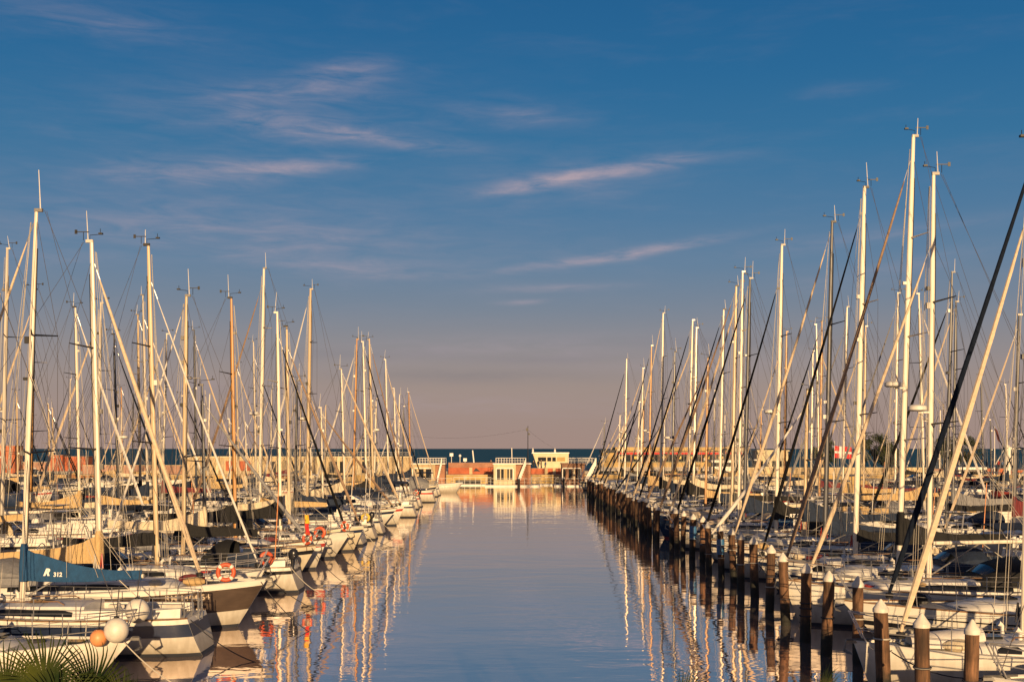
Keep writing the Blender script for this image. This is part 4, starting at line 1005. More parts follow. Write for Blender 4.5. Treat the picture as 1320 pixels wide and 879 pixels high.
# ------------------------------------------------------------------ lifebuoys, flags and fenders
def rail_spot(px, py, d):
    rt, h, bd, sgn, ox, ori = min(boats['l1'][2:], key=lambda b: abs(b[2]-d-1.0))
    x = (px-CX)*(bd-1)/F0; t = min(.97, max(.03, (x-ox)*sgn/h.L)); y = bd-h.b(t)*.93-.05
    return (x if .03 < t < .97 else ox+sgn*t*h.L), y, h.sheer(t)+.36
def lifebuoy(px, py, d, label, Rr=.30, rz=0, m='buoy_orange', horseshoe=False):
    x, y, z = rail_spot(px, py, d)
    t = thing('lifebuoy', label, 'lifebuoy', (x, y, z), rz, 'lifebuoys hung on the stern and bow rails')
    if horseshoe:
        MB().torus((0, 0, 0), Rr*.8, .075, 'y', 16, 8, rad(-60), rad(240)).build('ring', m, t)
    else:
        MB().torus((0, 0, 0), Rr*.78, Rr*.23, 'y', 28, 10).build('ring', m, t)
        for k in range(4):
            a = rad(45+90*k); MB().torus((0, 0, 0), Rr*.78, Rr*.245, 'y', 4, 10, a-.17, a+.17).build('band', 'buoy_white', t)
lifebuoy(287, 735, 34.4, 'orange lifebuoy with cream bands at the bow of the brown-banded sailboat', .30, .15)
for (px, py, d, lab, m, hs) in [(411, 704, 47, 'bright orange lifebuoy beside the red and yellow flag', 'buoy_orange', False), (446, 699, 50.5, 'orange lifebuoy above the dark outboard motor', 'buoy_orange', True),
        (471, 688, 54, 'orange lifebuoy on the rail of the white boat with black rubbing strake', 'buoy_orange', False), (479, 668, 66, 'yellow horseshoe lifebuoy beside another yellow one', 'buoy_yellow', True),
        (489, 668, 67, 'yellow horseshoe lifebuoy nearest to the open water', 'buoy_yellow', True), (541, 643, 104, 'red lifebuoy on the far rails near the white tender', 'buoy_orange', False), (344, 705, 43, 'orange horseshoe lifebuoy on a pushpit in front of the black sprayhood', 'buoy_orange', True)]:
    lifebuoy(px, py, d, lab, .265, R.uniform(-.9, .9), m, hs)
# the pole carrying the flag and the flag itself
x, y, z = rail_spot(391, 712, 45)
t = thing('ensign', 'red and yellow flag hanging from a short staff at a white stern', 'flag', (x, y, z))
MB().tube([(0, 0, -.5), (-.12, 0, 1.15)], .016, 6).build('staff', 'teak', t)
for nm, m, z0, z1 in (('red_field', 'flag_red', .15, .62), ('yellow_field', 'flag_yellow', .62, .98)):
    MB().grid([[(-.10+.20*k/4+.02*math.sin(k*2+q), .05*math.sin(k*1.8+q*.7), z0+(z1-z0)*q/4+.01) for k in range(5)] for q in range(5)]).build(nm, m, t)
x, y, z = pos(1083, 600, 100)
t = thing('flag', 'red flag with white cross flying between the masts beyond the piles', 'flag', (x, y, z))
MB().tube([(-.55, 0, -2.2), (-.5, 0, 2.2)], .02, 6).build('staff', 'white_paint', t)
def wav(a, b, off=0): return (a-.48, .06*math.sin(a*5)+off, b)
MB().grid([[wav(1.5*k/8, .7+1.05*q/4-.10*k/8) for k in range(9)] for q in range(5)]).build('field', 'flag_red', t)
MB().grid([[wav(.42+.22*k/2, .7+1.05*q/4-.04, -.012) for k in range(3)] for q in range(5)]).grid([[wav(1.5*k/8, 1.12+.18*q-.10*k/8, -.012) for k in range(9)] for q in range(2)]).build('cross', 'flag_white', t)

def fender(px, py, d, rr, m, label, long=False):
    x, y, z = pos(px, py, d)
    t = thing('fender', label, 'fender', (x, y, z), 0, 'fenders hanging at the near boats')
    MB().ell((0, 0, 0), (rr, rr, rr*(2.0 if long else 1.06)), 18, 13).build('ball', m, t)
    MB().lathe([(rr*.28, rr*(1.9 if long else .93)), (rr*.2, rr*(2.12 if long else 1.14)), (.02, rr*(2.2 if long else 1.2))], 10).build('eye', 'black', t)
    MB().tube([(0, 0, rr*1.1), (.05, .05, rr*1.1+.7)], .012, 5).build('rope', 'rope_dark', t)
fender(177, 787, 28.85, .30, 'fender_white', 'big round white fender tied highest beside the navy-striped stern')
fender(150, 812, 25.72, .275, 'fender_white', 'big round white fender hanging lower, beside the orange one')
fender(127, 822, 25.7, .19, 'fender_orange', 'round orange fender beside two big white ones')
for i, (bi, tt) in enumerate([(2, .35), (3, .45), (4, .5), (5, .35), (6, .5), (8, .4)]):
    for row in ('l1', 'r1'):
        if bi >= len(boats[row]): continue
        rt, h, d, sgn, ox, ori = boats[row][bi]
        m = R.choice(['fender_white', 'fender_navy', 'fender_white'])
        x = ox+sgn*h.L*tt; y = d-h.b(tt)*1.0-.13; z = .55
        t = thing('fender', f'{"navy" if m=="fender_navy" else "white"} sausage fender on the hull of the {ordinal(bi+1)} {ROWNAME[row]}', 'fender', (x, y, z), 0, 'fenders hanging at the near boats')
        MB().ell((0, 0, 0), (.11, .11, .32), 10, 9).build('ball', m, t)
        MB().tube([(0, 0, .3), (0, .08, h.sheer(tt)-z+.05)], .010, 4).build('rope', 'rope_light', t)

# ------------------------------------------------------------------ the far quay
def span(px0, px1, py0, py1, d):
    a = pos(px0, py1, d); b = pos(px1, py0, d); return a[0], b[0], a[2], b[2]
def railing(mb, x0, x1, y, z, hgt=.95, step=.45, r=.022):
    mb.tube([(x0, y, z+hgt), (x1, y, z+hgt)], r*1.3, 5).tube([(x0, y, z+hgt*.5), (x1, y, z+hgt*.5)], r*.7, 4)
    k = max(1, round((x1-x0)/step))
    for i in range(k+1): mb.tube([(x0+(x1-x0)*i/k, y, z), (x0+(x1-x0)*i/k, y, z+hgt)], r, 4)
    return mb
struct(MB().box(-260, 260, 179.5, 207, 1.45, 1.9).build('upper_promenade', 'concrete', smooth=False))

t = thing('quay_wall', 'long low ochre quay wall behind the houseboats at the end of the channel', 'quay wall', (0, 171.6, 0))
MB().box(-90, 90, 0, .4, -.6, 1.42).build('wall', 'wall_ochre', t, False)
MB().box(-90, 90, -.08, .5, 1.423, 1.53).build('coping', 'quay_cream', t, False)
for i in range(36):
    x = -88+i*5; MB().box(x, x+.5, -.09, -.003, -.5, 1.35).build('pier', 'quay_cream' if i % 3 else 'concrete', t, False)
MB().box(-9.2, -5.4, -.10, -.004, -.5, .72).build('dark_band', 'shade_dark', t, False)  # near-black strip along the foot of one short stretch of wall

t = thing('brick_wall', 'orange-red brick promenade wall behind the two houseboats', 'brick wall', (0, 178, 1.45))
x0, x1, _, _ = span(578, 684, 0, 0, 178); xa, xb, _, _ = span(684.3, 738, 0, 0, 178)
MB().box(x0, x1, 0, .5, 0, 1.02).build('lower_panel', 'brick_orange', t, False)
MB().box(x0, x1, .06, .56, 1.023, 1.72).build('upper_panel', 'brick', t, False)
MB().box(x0, x1, -.05, .6, 1.723, 1.83).build('coping', 'wall_pink', t, False)
MB().box(xa, xb, 0, .5, 0, .86).build('lower_panel', 'brick_orange', t, False)
MB().box(xa, xb, -.05, .56, .863, .95).build('coping', 'wall_pink', t, False)
for px in (607, 704, 714.5):
    x = pos(px, 0, 178)[0]; MB().box(x-.24, x+.24, -.16, -.003, -.3, 1.05 if px < 684 else 1.0).build('pier', 'quay_cream', t, False)
for px, s_ in ((611, 1.0), (634, .8)):
    x = pos(px, 0, 178)[0]
    MB().add([(x-.1, -.012, .45), (x+1.0*s_, -.012, .45), (x+.3, -.012, 1.0)], [(0, 1, 2)]).build('opening', 'shade_dark', t, False)

# long cream wall with walk and railing, lifebuoy side
t = thing('harbour_wall', 'long cream harbour wall with white railing and dark doorways behind the masts', 'harbour wall', (0, 177, 1.45))
x0, x1, z0, z1 = span(238, 531, 589.5, 620, 177)
MB().box(x0, x1, 0, .8, -.1, z1-1.45).build('wall', 'quay_cream', t, False)
MB().box(x0, x1, -.1, .9, z1-1.447, z1-1.27).build('coping', 'wall_cream', t, False)
railing(MB(), pos(378, 0, 177)[0], pos(528, 0, 177)[0], .3, z1-1.27, .62, .6).build('railing', 'white_paint', t)
a, b = pos(291, 0, 177)[0], pos(323, 0, 177)[0]
MB().box(a, b, -.06, -.003, .55, z1-2.0).build('brick_panel', 'brick_orange', t, False)
for px, w_, m in ((352, .9, 'shade_dark'), (386, 1.0, 'glass_dark'), (428, .8, 'glass_dark'), (436, .9, 'glass_dark'), (441.5, .8, 'glass_dark'), (486, .9, 'shade_dark'), (470, .8, 'glass_dark')):
    x = pos(px, 0, 177)[0]; MB().box(x-w_/2, x+w_/2, -.05, -.003, .2, 2.0).build('door', m, t, False)
for i in range(11):
    x = x0+2+i*(x1-x0-4)/10; MB().box(x-.22, x+.22, -.14, -.004, -.1, z1-1.45-.01).build('pier', 'wall_cream', t, False)
for i, (p0, p1, y0, y1, lab) in enumerate([(0, 19, 575, 604, 'tall orange-red rendered block at the very end of the harbour wall'), (60, 78, 587, 606, 'low orange-red rendered block beside a slightly taller one'), (79, 106, 589, 606, 'long orange-red rendered block below the sea line'), (22, 58, 596, 610, 'low brownish rendered block between two orange ones')]):
    x0, x1, z0, z1 = span(p0, p1, y0, y1, 179)
    t = thing('rendered_block', lab, 'rendered block', (x0, 179+i*.7, 1.45), 0, 'orange rendered blocks on the promenade')
    MB().box(0, x1-x0, 0, 3, 0, z1-1.45).build('wall', 'wall_orange' if i < 3 else 'wall_pink', t, False)
    MB().box(-.08, x1-x0+.08, -.08, 3.08, z1-1.447, z1-1.33).build('coping', 'wall_pink' if i < 3 else 'concrete', t, False)
x0, x1, z0, z1 = span(106, 238, 600, 620, 178.5)
t = thing('promenade_wall', 'low pinkish wall joining the orange blocks to the cream harbour wall', 'wall', (x0, 178.5, 1.45))
MB().box(0, x1-x0, 0, .5, -.02, z1-1.45).build('wall', 'wall_pink', t, False); MB().box(0, x1-x0, -.06, .56, z1-1.447, z1-1.35).build('coping', 'quay_cream', t, False)

# houseboats on floats
def houseboat(pf0, pf1, pb1, ytop, d, label, front, side, doors, rail0, rail1, stair, frame_m='white_paint'):
    x0, x1, z0, z1 = span(pf0, pf1, ytop, 620, d); xb = pos(pb1, 0, d)[0]
    t = thing('houseboat', label, 'houseboat', (x0, d, 0), 0, 'houseboats moored below the promenade'); W = x1-x0; Wb = xb-x0; Ht = z1
    MB().box(-1.2, Wb+1.4, -2.2, 4.6, -.25, .20).build('float', 'white_paint', t, False)
    MB().box(0, W, 0, 4, .203, Ht-.16).build('wall', front, t, False)
    MB().box(W+.003, Wb, .5, 4, .203, Ht-.16).build('side_wall', side, t, False)
    MB().box(-.12, Wb+.1, -.15, 4.1, Ht-.157, Ht).build('roof', 'white_paint' if front != 'timber_brown' else 'timber_brown', t, False)
    rb = railing(MB(), pos(rail0, 0, d)[0]-x0, pos(rail1, 0, d)[0]-x0, -.05, Ht, .75, .42, .026)
    rb.build('railing', 'white_paint', t)
    railing(MB(), pos(rail0, 0, d)[0]-x0, pos(rail1, 0, d)[0]-x0, 3.9, Ht, .75, .42, .026).build('railing', 'white_paint', t)
    for (a, b, m) in doors:
        xa, xc, za, zc = span(a, b, 604.5, 618, d)
        MB().box(xa-x0, xc-x0, -.06, -.004, za, zc).build('door', m, t, False)
    a, b = doors[0][0]-.6, doors[-1][1]+.6; xa, xc, za, zc = span(a, b, 603.6, 618.6, d)
    fr = MB().box(xa-x0, xc-x0, -.09, -.005, zc-.02, zc+.1).box(xa-x0-.1, xa-x0+.02, -.088, -.005, za, zc-.023).box(xc-x0-.02, xc-x0+.1, -.088, -.005, za, zc-.023)
    fr.build('door_frame', frame_m, t, False)
    railing(MB(), -1.1, Wb+1.2, -2.1, .20, .95, .7, .022).build('deck_railing', 'white_paint', t)
    # outside stair to the roof deck
    s0, s1 = stair; xs0 = pos(s0, 0, d)[0]-x0; xs1 = pos(s1, 0, d)[0]-x0; n = 9
    st = MB()
    for k in range(n):
        u = k/n; st.box(xs0+(xs1-xs0)*u, xs0+(xs1-xs0)*(u+1/n)-.004, -1.05, -.12, .21+(Ht-.3)*u, .52+(Ht-.3)*(u+.9/n))
    st.build('stair', 'white_paint', t, False)
    for yy in (-1.12, -.06): MB().hexa([(xs0, yy-.03, .3), (xs1, yy-.03, Ht-.1), (xs1, yy+.03, Ht-.1), (xs0, yy+.03, .3), (xs0, yy-.03, 1.25), (xs1, yy-.03, Ht+.85), (xs1, yy+.03, Ht+.85), (xs0, yy+.03, 1.25)]).build('stair_side_panel', 'white_paint', t, False)
    return t, x0, Ht
hb, hx, hz = houseboat(636.3, 664.8, 684, 597, 165, 'cream houseboat with dark tall doors and white stair at the channel end', 'wall_cream', 'brick',
          [(640.6, 644.6, 'shade_dark'), (646, 649.4, 'glass_dark'), (650.4, 653, 'wall_ochre'), (654, 656, 'glass_dark'), (657.6, 660.6, 'shade_dark')], 639, 678, (668, 678))
MB().tube([(pos(660, 0, 165)[0]-hx, 1, hz), (pos(659.6, 0, 165)[0]-hx, 1, 5.6)], .07, 6).build('flag_post', 'white_paint', hb)
houseboat(724.5, 750, 754, 597, 165, 'brown timber houseboat with glass doors and wide white stair beside the last piles', 'timber_brown', 'timber_brown',
          [(726, 729, 'glass_dark'), (733, 737, 'glass_dark'), (738, 741, 'wall_cream'), (742, 744, 'glass_dark'), (744.8, 748, 'shade_dark')], 733, 766, (754, 768))
houseboat(530, 561, 573, 597, 166, 'brick and cream houseboat with roof railing behind the white tender', 'quay_cream', 'brick',
          [(533, 537, 'shade_dark'), (540, 546, 'glass_dark'), (549, 556, 'glass_dark')], 538, 573, (564, 570))

# lookout building beyond the wall: its flank leans outwards
x0, x1, z0, z1 = span(686, 733, 583, 606, 192)
t = thing('lookout_building', 'small cream building with a strip of windows and a leaning end on the promenade', 'building', (x0, 192, 1.9)); W = x1-x0; Ht = z1-1.9
MB().hexa([(1.0, 0, 0), (W, 0, 0), (W, 5, 0), (1.0, 5, 0), (.12, 0, Ht-.2), (W, 0, Ht-.2), (W, 5, Ht-.2), (.12, 5, Ht-.2)]).build('wall', 'wall_cream', t, False)
MB().box(-.05, W+.1, -.15, 5.1, Ht-.197, Ht).build('roof', 'white_paint', t, False)
for (a, b, m) in ((693.5, 704, 'glass_dark'), (705.5, 710.5, 'glass_dark'), (712, 716.5, 'glass_dark'), (718, 728.5, 'wall_ochre')):
    xa, xc, za, zc = span(a, b, 589.2, 594.4, 192); MB().box(xa-x0, xc-x0, -.06, -.004, za-1.9, zc-1.9).build('window', m, t, False)
for px in (687, 715.5):
    x = pos(px, 0, 192)[0]-x0; MB().lathe([(.16, Ht), (.16, Ht+.5), (.07, Ht+.55), (.07, Ht+.75)], 8, (x, .6, 0)).build('vent_pipe', 'white_paint', t)

# restaurant terrace beyond the last piles
def front_box(t, x0, y, p0, p1, y0, y1, d, nm, m, dep=.12, base=0):
    xa, xc, za, zc = span(p0, p1, y0, y1, d); return MB().box(xa-x0, xc-x0, -dep, -.004, za-base, zc-base).build(nm, m, t, False)
x0, x1, z0, z1 = span(775, 962, 577.2, 622, 176)
t = thing('restaurant', 'ochre two-level restaurant with white awnings and a plant-filled window band beyond the piles', 'restaurant', (x0, 176, 0)); W = x1-x0
MB().box(0, W, 0, 8, 1.4, 3.35).build('lower_wall', 'wall_ochre', t, False)
xt = pos(796, 0, 176)[0]-x0
MB().box(xt, W, .8, 8, 3.353, z1-.5).build('upper_wall', 'wall_pink', t, False)
MB().box(xt-.3, W+.2, .3, 8.2, z1-.497, z1+.12).build('parapet', 'wall_ochre', t, False)
MB().box(.2, xt-.05, .4, 4, 3.356, z1-.75).build('corner_tower', 'wall_ochre', t, False)
MB().box(0, xt+.2, .2, 4.3, z1-.747, z1-.32).build('tower_roof', 'shade_dark', t, False)
front_box(t, x0, 176, 779, 781.5, 583.5, 596, 176, 'window', 'shade_dark', .02).location.y = .395
for k in range(9):
    p0 = 797+k*18.2; o = front_box(t, x0, 176, p0, p0+16.4, 586, 598, 176, 'window', 'glass_dark', .1); o.location.y = .79
    front_box(t, x0, 176, p0+.5, p0+15.5, 594.5, 598.6, 176, 'planter', 'leaf_tree', .28).location.y = .6
    front_box(t, x0, 176, p0+3, p0+9, 588, 591.5, 176, 'table_lamp', 'buoy_yellow', .06).location.y = .66
front_box(t, x0, 176, 796, 962, 583.4, 585.4, 176, 'fascia', 'flag_red', .2).location.y = .78
for p0, p1 in ((774, 793), (794, 812), (816, 838), (842, 868), (872, 900), (904, 930)):
    xa, xc, za, zc = span(p0, p1, 601.8, 606.5, 176)
    MB().hexa([(xa-x0, -1.3, za), (xc-x0, -1.3, za), (xc-x0, -.01, zc-.08), (xa-x0, -.01, zc-.08), (xa-x0, -1.3, za+.08), (xc-x0, -1.3, za+.08), (xc-x0, -.01, zc), (xa-x0, -.01, zc)]).build('awning', 'cap_white', t, False)
    front_box(t, x0, 176, p0+1, p1-1, 606.8, 610.5, 176, 'serving_hatch', 'shade_dark', .03)
    front_box(t, x0, 176, p0, p1, 610.8, 613.4, 176, 'counter', 'wall_orange', .25)
# pale kiosk and further walls on the pile side
x0, x1, z0, z1 = span(976, 1016, 580, 603, 182)
t = thing('yellow_kiosk', 'pale yellow flat-roofed kiosk between the masts beyond the restaurant', 'kiosk', (x0, 182, 1.9)); W = x1-x0
MB().box(0, W, 0, 4, 0, z1-2.1).build('wall', 'wall_cream', t, False); MB().box(-.15, W+.15, -.2, 4.2, z1-2.097, z1-1.9).build('roof', 'wall_cream', t, False)
for k in range(5): MB().box(.4+k*W/5, .4+k*W/5+.55, -.06, -.004, .7, 1.6).build('window', 'glass_dark', t, False)
x0, x1, z0, z1 = span(1214, 1318, 618, 630, 168)
t = thing('low_wall', 'low ochre wall with white-capped posts below the crowd, pile side', 'wall', (x0, 168, 0))
MB().box(0, x1-x0, 0, .5, -.4, z1).build('wall', 'wall_ochre', t, False); MB().box(-.05, x1-x0+.05, -.05, .55, z1+.003, z1+.12).build('coping', 'wall_cream', t, False)
x0, x1, z0, z1 = span(1236, 1268, 602, 620, 174)
t = thing('white_shelter', 'flat white shelter with open dark front in front of the crowd', 'shelter', (x0, 174, 1.45)); W = x1-x0
MB().box(-.3, W+.3, -.5, 3.5, z1-1.85, z1-1.45).build('roof', 'white_paint', t, False)
for k in range(2): MB().box(k*(W-.4), k*(W-.4)+.4, 0, 3, 0, z1-1.853).build('wall', 'white_paint', t, False)
MB().box(.4, W-.4, 2.8, 3, 0, z1-1.853).build('back_wall', 'shade_dark', t, False)
for i, (p0, p1, y0, y1, lab) in enumerate([(1268, 1292, 604, 618, 'red-orange rendered wall between the shelter and the white portal'), (1293, 1318, 606, 619, 'bright orange rendered wall under the white portal'), (1194, 1232, 605, 620, 'pinkish rendered wall behind the sailing masts beside the shelter')]):
    x0, x1, z0, z1 = span(p0, p1, y0, y1, 180)
    t = thing('rendered_block', lab, 'rendered block', (x0, 178.6+i*.2, 1.45), 0, 'orange rendered blocks on the promenade')
    MB().box(0, x1-x0, 0, .7, 0, z1-1.45).build('wall', 'wall_orange' if i < 2 else 'wall_pink', t, False); MB().box(-.04, x1-x0+.04, -.05, .75, z1-1.447, z1-1.36).build('coping', 'wall_pink', t, False)
x0, x1, z0, z1 = span(1297, 1330, 576, 619, 175)
t = thing('white_portal', 'tall white portal frame standing on the quay beyond the orange wall', 'portal frame', (x0, 175, 0))
MB().box(0, .75, 0, .75, .4, z1).build('post', 'white_paint', t, False); MB().box(x1-x0-.75, x1-x0, 0, .75, .4, z1).build('post', 'white_paint', t, False)
MB().box(.755, x1-x0-.755, .1, .65, z1-.35, z1-.05).build('beam', 'white_paint', t, False)
x, y, z = pos(1282, 615, 172.6)
t = thing('flagpole', 'slim white flagpole with a drooping dark flag near the portal', 'flagpole', (x, y, 1.5))
MB().tube([(0, 0, 0), (0, 0, 7.4)], [.08, .05], 8).build('pole', 'white_paint', t)
MB().grid([[(.06+.5*k/4+.3*q/5, .08*math.sin(k*2+q), 7.2-.35*q-.15*k) for k in range(5)] for q in range(6)]).build('flag', 'flag_dark', t)
# long brownish walls behind the boats on the pile side
x0, x1, z0, z1 = span(962, 1196, 603, 620, 179)
t = thing('promenade_wall', 'long low cream wall behind the sailboats on the pile side', 'wall', (x0, 177.8, 1.45))
MB().box(0, x1-x0, 0, .5, -.02, z1-1.45).build('wall', 'quay_cream', t, False); MB().box(0, x1-x0, -.06, .56, z1-1.447, z1-1.35).build('coping', 'wall_cream', t, False)

# lamps, signs and poles on the promenade
def lamp(px, ytop, d, base, label, ball=True):
    x, y, z = pos(px, ytop, d)
    t = thing('street_lamp', label, 'street lamp', (x, d, base), 0, 'small lamps along the promenade')
    MB().tube([(0, 0, 0), (0, 0, z-base-.2)], .05, 6).build('pole', 'white_paint', t)
    if ball: MB().ell((0, 0, z-base-.05), (.22, .22, .25), 10, 8).build('lamp_globe', 'lamp_white', t)
    else: MB().box(-.28, .28, -.06, .06, z-base-.5, z-base).build('lamp_head', 'lamp_white', t, False)
lamp(593, 587, 180, 1.9, 'lamp with round white globe above the orange brick wall')
lamp(582, 584, 182, 1.9, 'lamp with square white head above the end of the brick houseboat', False)
lamp(599.5, 590.5, 180, 1.9, 'short slim lamp close to the round globe', False)
lamp(1232, 592, 181, 1.9, 'lamp with white globe among the trees and the crowd')
lamp(424, 583, 181, 1.9, 'lamp with round globe above the long cream harbour wall')
x, y, z = pos(612, 597, 181)
t = thing('leaning_post', 'white leaning post standing up against the sea beside the lamps', 'post', (x, 181, 1.9))
MB().tube([(0, 0, 0), (-.35, 0, z-1.9+2.1)], [.13, .10], 6).build('post', 'white_paint', t)
x, y, z = pos(680.5, 549, 190)
t = thing('floodlight_mast', 'tall slim dark lighting mast with cables in the middle of the skyline', 'light mast', (x, 190, 1.9))
MB().tube([(0, 0, 0), (0, 0, z-1.9)], [.085, .05], 8).build('pole', 'black', t)
MB().box(-.32, .05, -.15, .15, z-1.9-.85, z-1.9-.35).build('floodlight', 'black', t, False)
MB().box(.05, .35, -.12, .12, z-1.9-1.5, z-1.9-1.2).build('floodlight', 'black', t, False)
def cable(a, b, sag, label):
    pts = [(a[0]+(b[0]-a[0])*k/16, a[1]+(b[1]-a[1])*k/16, a[2]+(b[2]-a[2])*k/16-sag*4*(k/16)*(1-k/16)) for k in range(17)]
    c = Vector(a); tag(MB().tube([tuple(Vector(p)-c) for p in pts], .009, 4).build('overhead_cable', 'black', loc=a), label, 'cable', 'cables from the lighting mast')
cable(pos(680, 553, 190), pos(515, 560, 190), 1.0, 'overhead cable running from the lighting mast over the tender side')
cable(pos(681, 554, 190), pos(718, 579, 192), .3, 'overhead cable dropping from the lighting mast to the cream building')

# floating pontoon with white fence before the quay
t = thing('floating_walkway', 'low white floating walkway with fence between the houseboats', 'walkway', (0, 169, 0))
MB().box(-11, 14, -1.6, 2.4, -.2, .17).build('deck', 'white_paint', t, False)
a = pos(684.5, 0, 168)[0]; railing(MB(), pos(585, 0, 168)[0], pos(634, 0, 168)[0], -1.4, .17, 1.05, .8, .028).build('railing', 'white_paint', t)
railing(MB(), a, pos(723, 0, 168)[0], -1.4, .17, 1.05, .8, .028).build('railing', 'white_paint', t)
for px, lab in ((669, 'dark mooring post before the white stair of the cream houseboat'), (726.5, 'dark mooring post before the brown timber houseboat')):
    x = pos(px, 0, 162.5)[0]
    t = thing('mooring_post', lab, 'mooring post', (x, 162.3, 0), 0, 'dark posts before the houseboats')
    MB().lathe([(.17, -1), (.17, 1.15)], 10).build('shaft', 'shade_dark', t); MB().lathe([(.19, 1.153), (.19, 1.25), (.03, 1.45)], 10).build('cap', 'cap_white', t)

# ------------------------------------------------------------------ people on the promenade
def person_mesh(arm):
    J = {'p': (0, 0, .93, .125), 'w': (0, 0, 1.10, .12), 'c': (0, 0, 1.33, .145), 'n': (0, -.01, 1.50, .055), 'h': (0, -.02, 1.60, .085), 'h2': (0, -.02, 1.72, .07),
         'sl': (.18, 0, 1.42, .06), 'el': (.25, .02+arm, 1.15, .045), 'hl': (.24, -.12-arm, .93, .035), 'sr': (-.18, 0, 1.42, .06), 'er': (-.25, .04-arm, 1.15, .045), 'hr': (-.23, -.10, .92, .035),
         'll': (.09, 0, .86, .095), 'kl': (.10, -.10-arm, .48, .062), 'al': (.10, .02-arm, .08, .042), 'tl': (.11, -.14-arm, .04, .038), 'lr': (-.09, 0, .86, .095), 'kr': (-.10, .02, .48, .062), 'ar': (-.10, .14, .08, .042), 'tr': (-.11, -.02, .04, .038)}
    E = ['pw', 'wc', 'cn', 'nh', ('h', 'h2'), ('c', 'sl'), ('sl', 'el'), ('el', 'hl'), ('c', 'sr'), ('sr', 'er'), ('er', 'hr'), ('p', 'll'), ('ll', 'kl'), ('kl', 'al'), ('al', 'tl'), ('p', 'lr'), ('lr', 'kr'), ('kr', 'ar'), ('ar', 'tr')]
    ks = list(J); me = D.meshes.new('p'); me.from_pydata([J[k][:3] for k in ks], [(ks.index(e[0]), ks.index(e[1])) for e in E], []); o = D.objects.new('p', me); COL.objects.link(o)
    md = o.modifiers.new('s', 'SKIN'); sk = me.skin_vertices[0].data
    for i, k in enumerate(ks): sk[i].radius = (J[k][3], J[k][3]); sk[i].use_root = (k == 'p')
    o.modifiers.new('u', 'SUBSURF').levels = 1
    dg = bpy.context.evaluated_depsgraph_get(); dg.update(); out = D.meshes.new_from_object(o.evaluated_get(dg)); D.objects.remove(o)
    for p in out.polygons: p.use_smooth = True
    return out
PM = [person_mesh(.0), person_mesh(.08)]
def clothed(src, top, legs):
    me = src.copy(); me.materials.clear()
    for m in (M['skin'], M[top], M[legs]): me.materials.append(m)
    for p in me.polygons:
        z = p.center.z; p.material_index = 0 if z > 1.49 or (abs(p.center.x) > .19 and z < .99) else (1 if z > .92 else 2)
    return me
PV = [clothed(PM[0], 'cloth_dark', 'cloth_dark'), clothed(PM[1], 'cloth_red', 'cloth_dark'), clothed(PM[0], 'cloth_light', 'cloth_blue'), clothed(PM[1], 'cloth_blue', 'cloth_dark'), clothed(PM[1], 'cloth_dark', 'cloth_blue')]
PL = ['dark', 'red', 'pale', 'blue', 'black']
spots = [(688, 0, 'leftmost of the group left of the leaning cream building'), (694, 4, 'in the middle of the group below the cream building windows'), (697.5, 0, 'close behind the middle walkers by the cream building'), (703, 3, 'rightmost of the group below the cream building'), (633, 4, 'alone at the wall left of the cream houseboat'), (1226, 0, 'at the start of the crowd beside the tree'),
         (1236, 2, 'in the crowd above the white shelter, first from the tree'), (1244, 3, 'in the crowd above the middle of the white shelter'), (1251, 0, 'in the crowd, third above the white shelter'), (1258, 1, 'in the crowd above the shelter edge'), (1265, 4, 'just beyond the white shelter edge'), (1272, 0, 'before the red-orange wall'), (1277, 2, 'beside the white flagpole'), (1287, 1, 'between the flagpole and the portal'), (1292, 3, 'closest to the white portal post')]
for i, (px, v, where) in enumerate(spots):
    dd = 183+(i % 3)*1.5; x = pos(px, 0, dd)[0]
    o = D.objects.new('person', PV[v]); COL.objects.link(o); o.location = (x, dd, 1.9); o.rotation_euler = (0, 0, R.uniform(-1.8, 1.8)); s = R.uniform(.94, 1.05); o.scale = (s, s, s)
    tag(o, f'person in {PL[v]} top {where}', 'person', 'people strolling on the promenade')
    MB().ell((0, .01, 1.70), (.088, .10, .085), 10, 7).build('hair', 'hair', o)

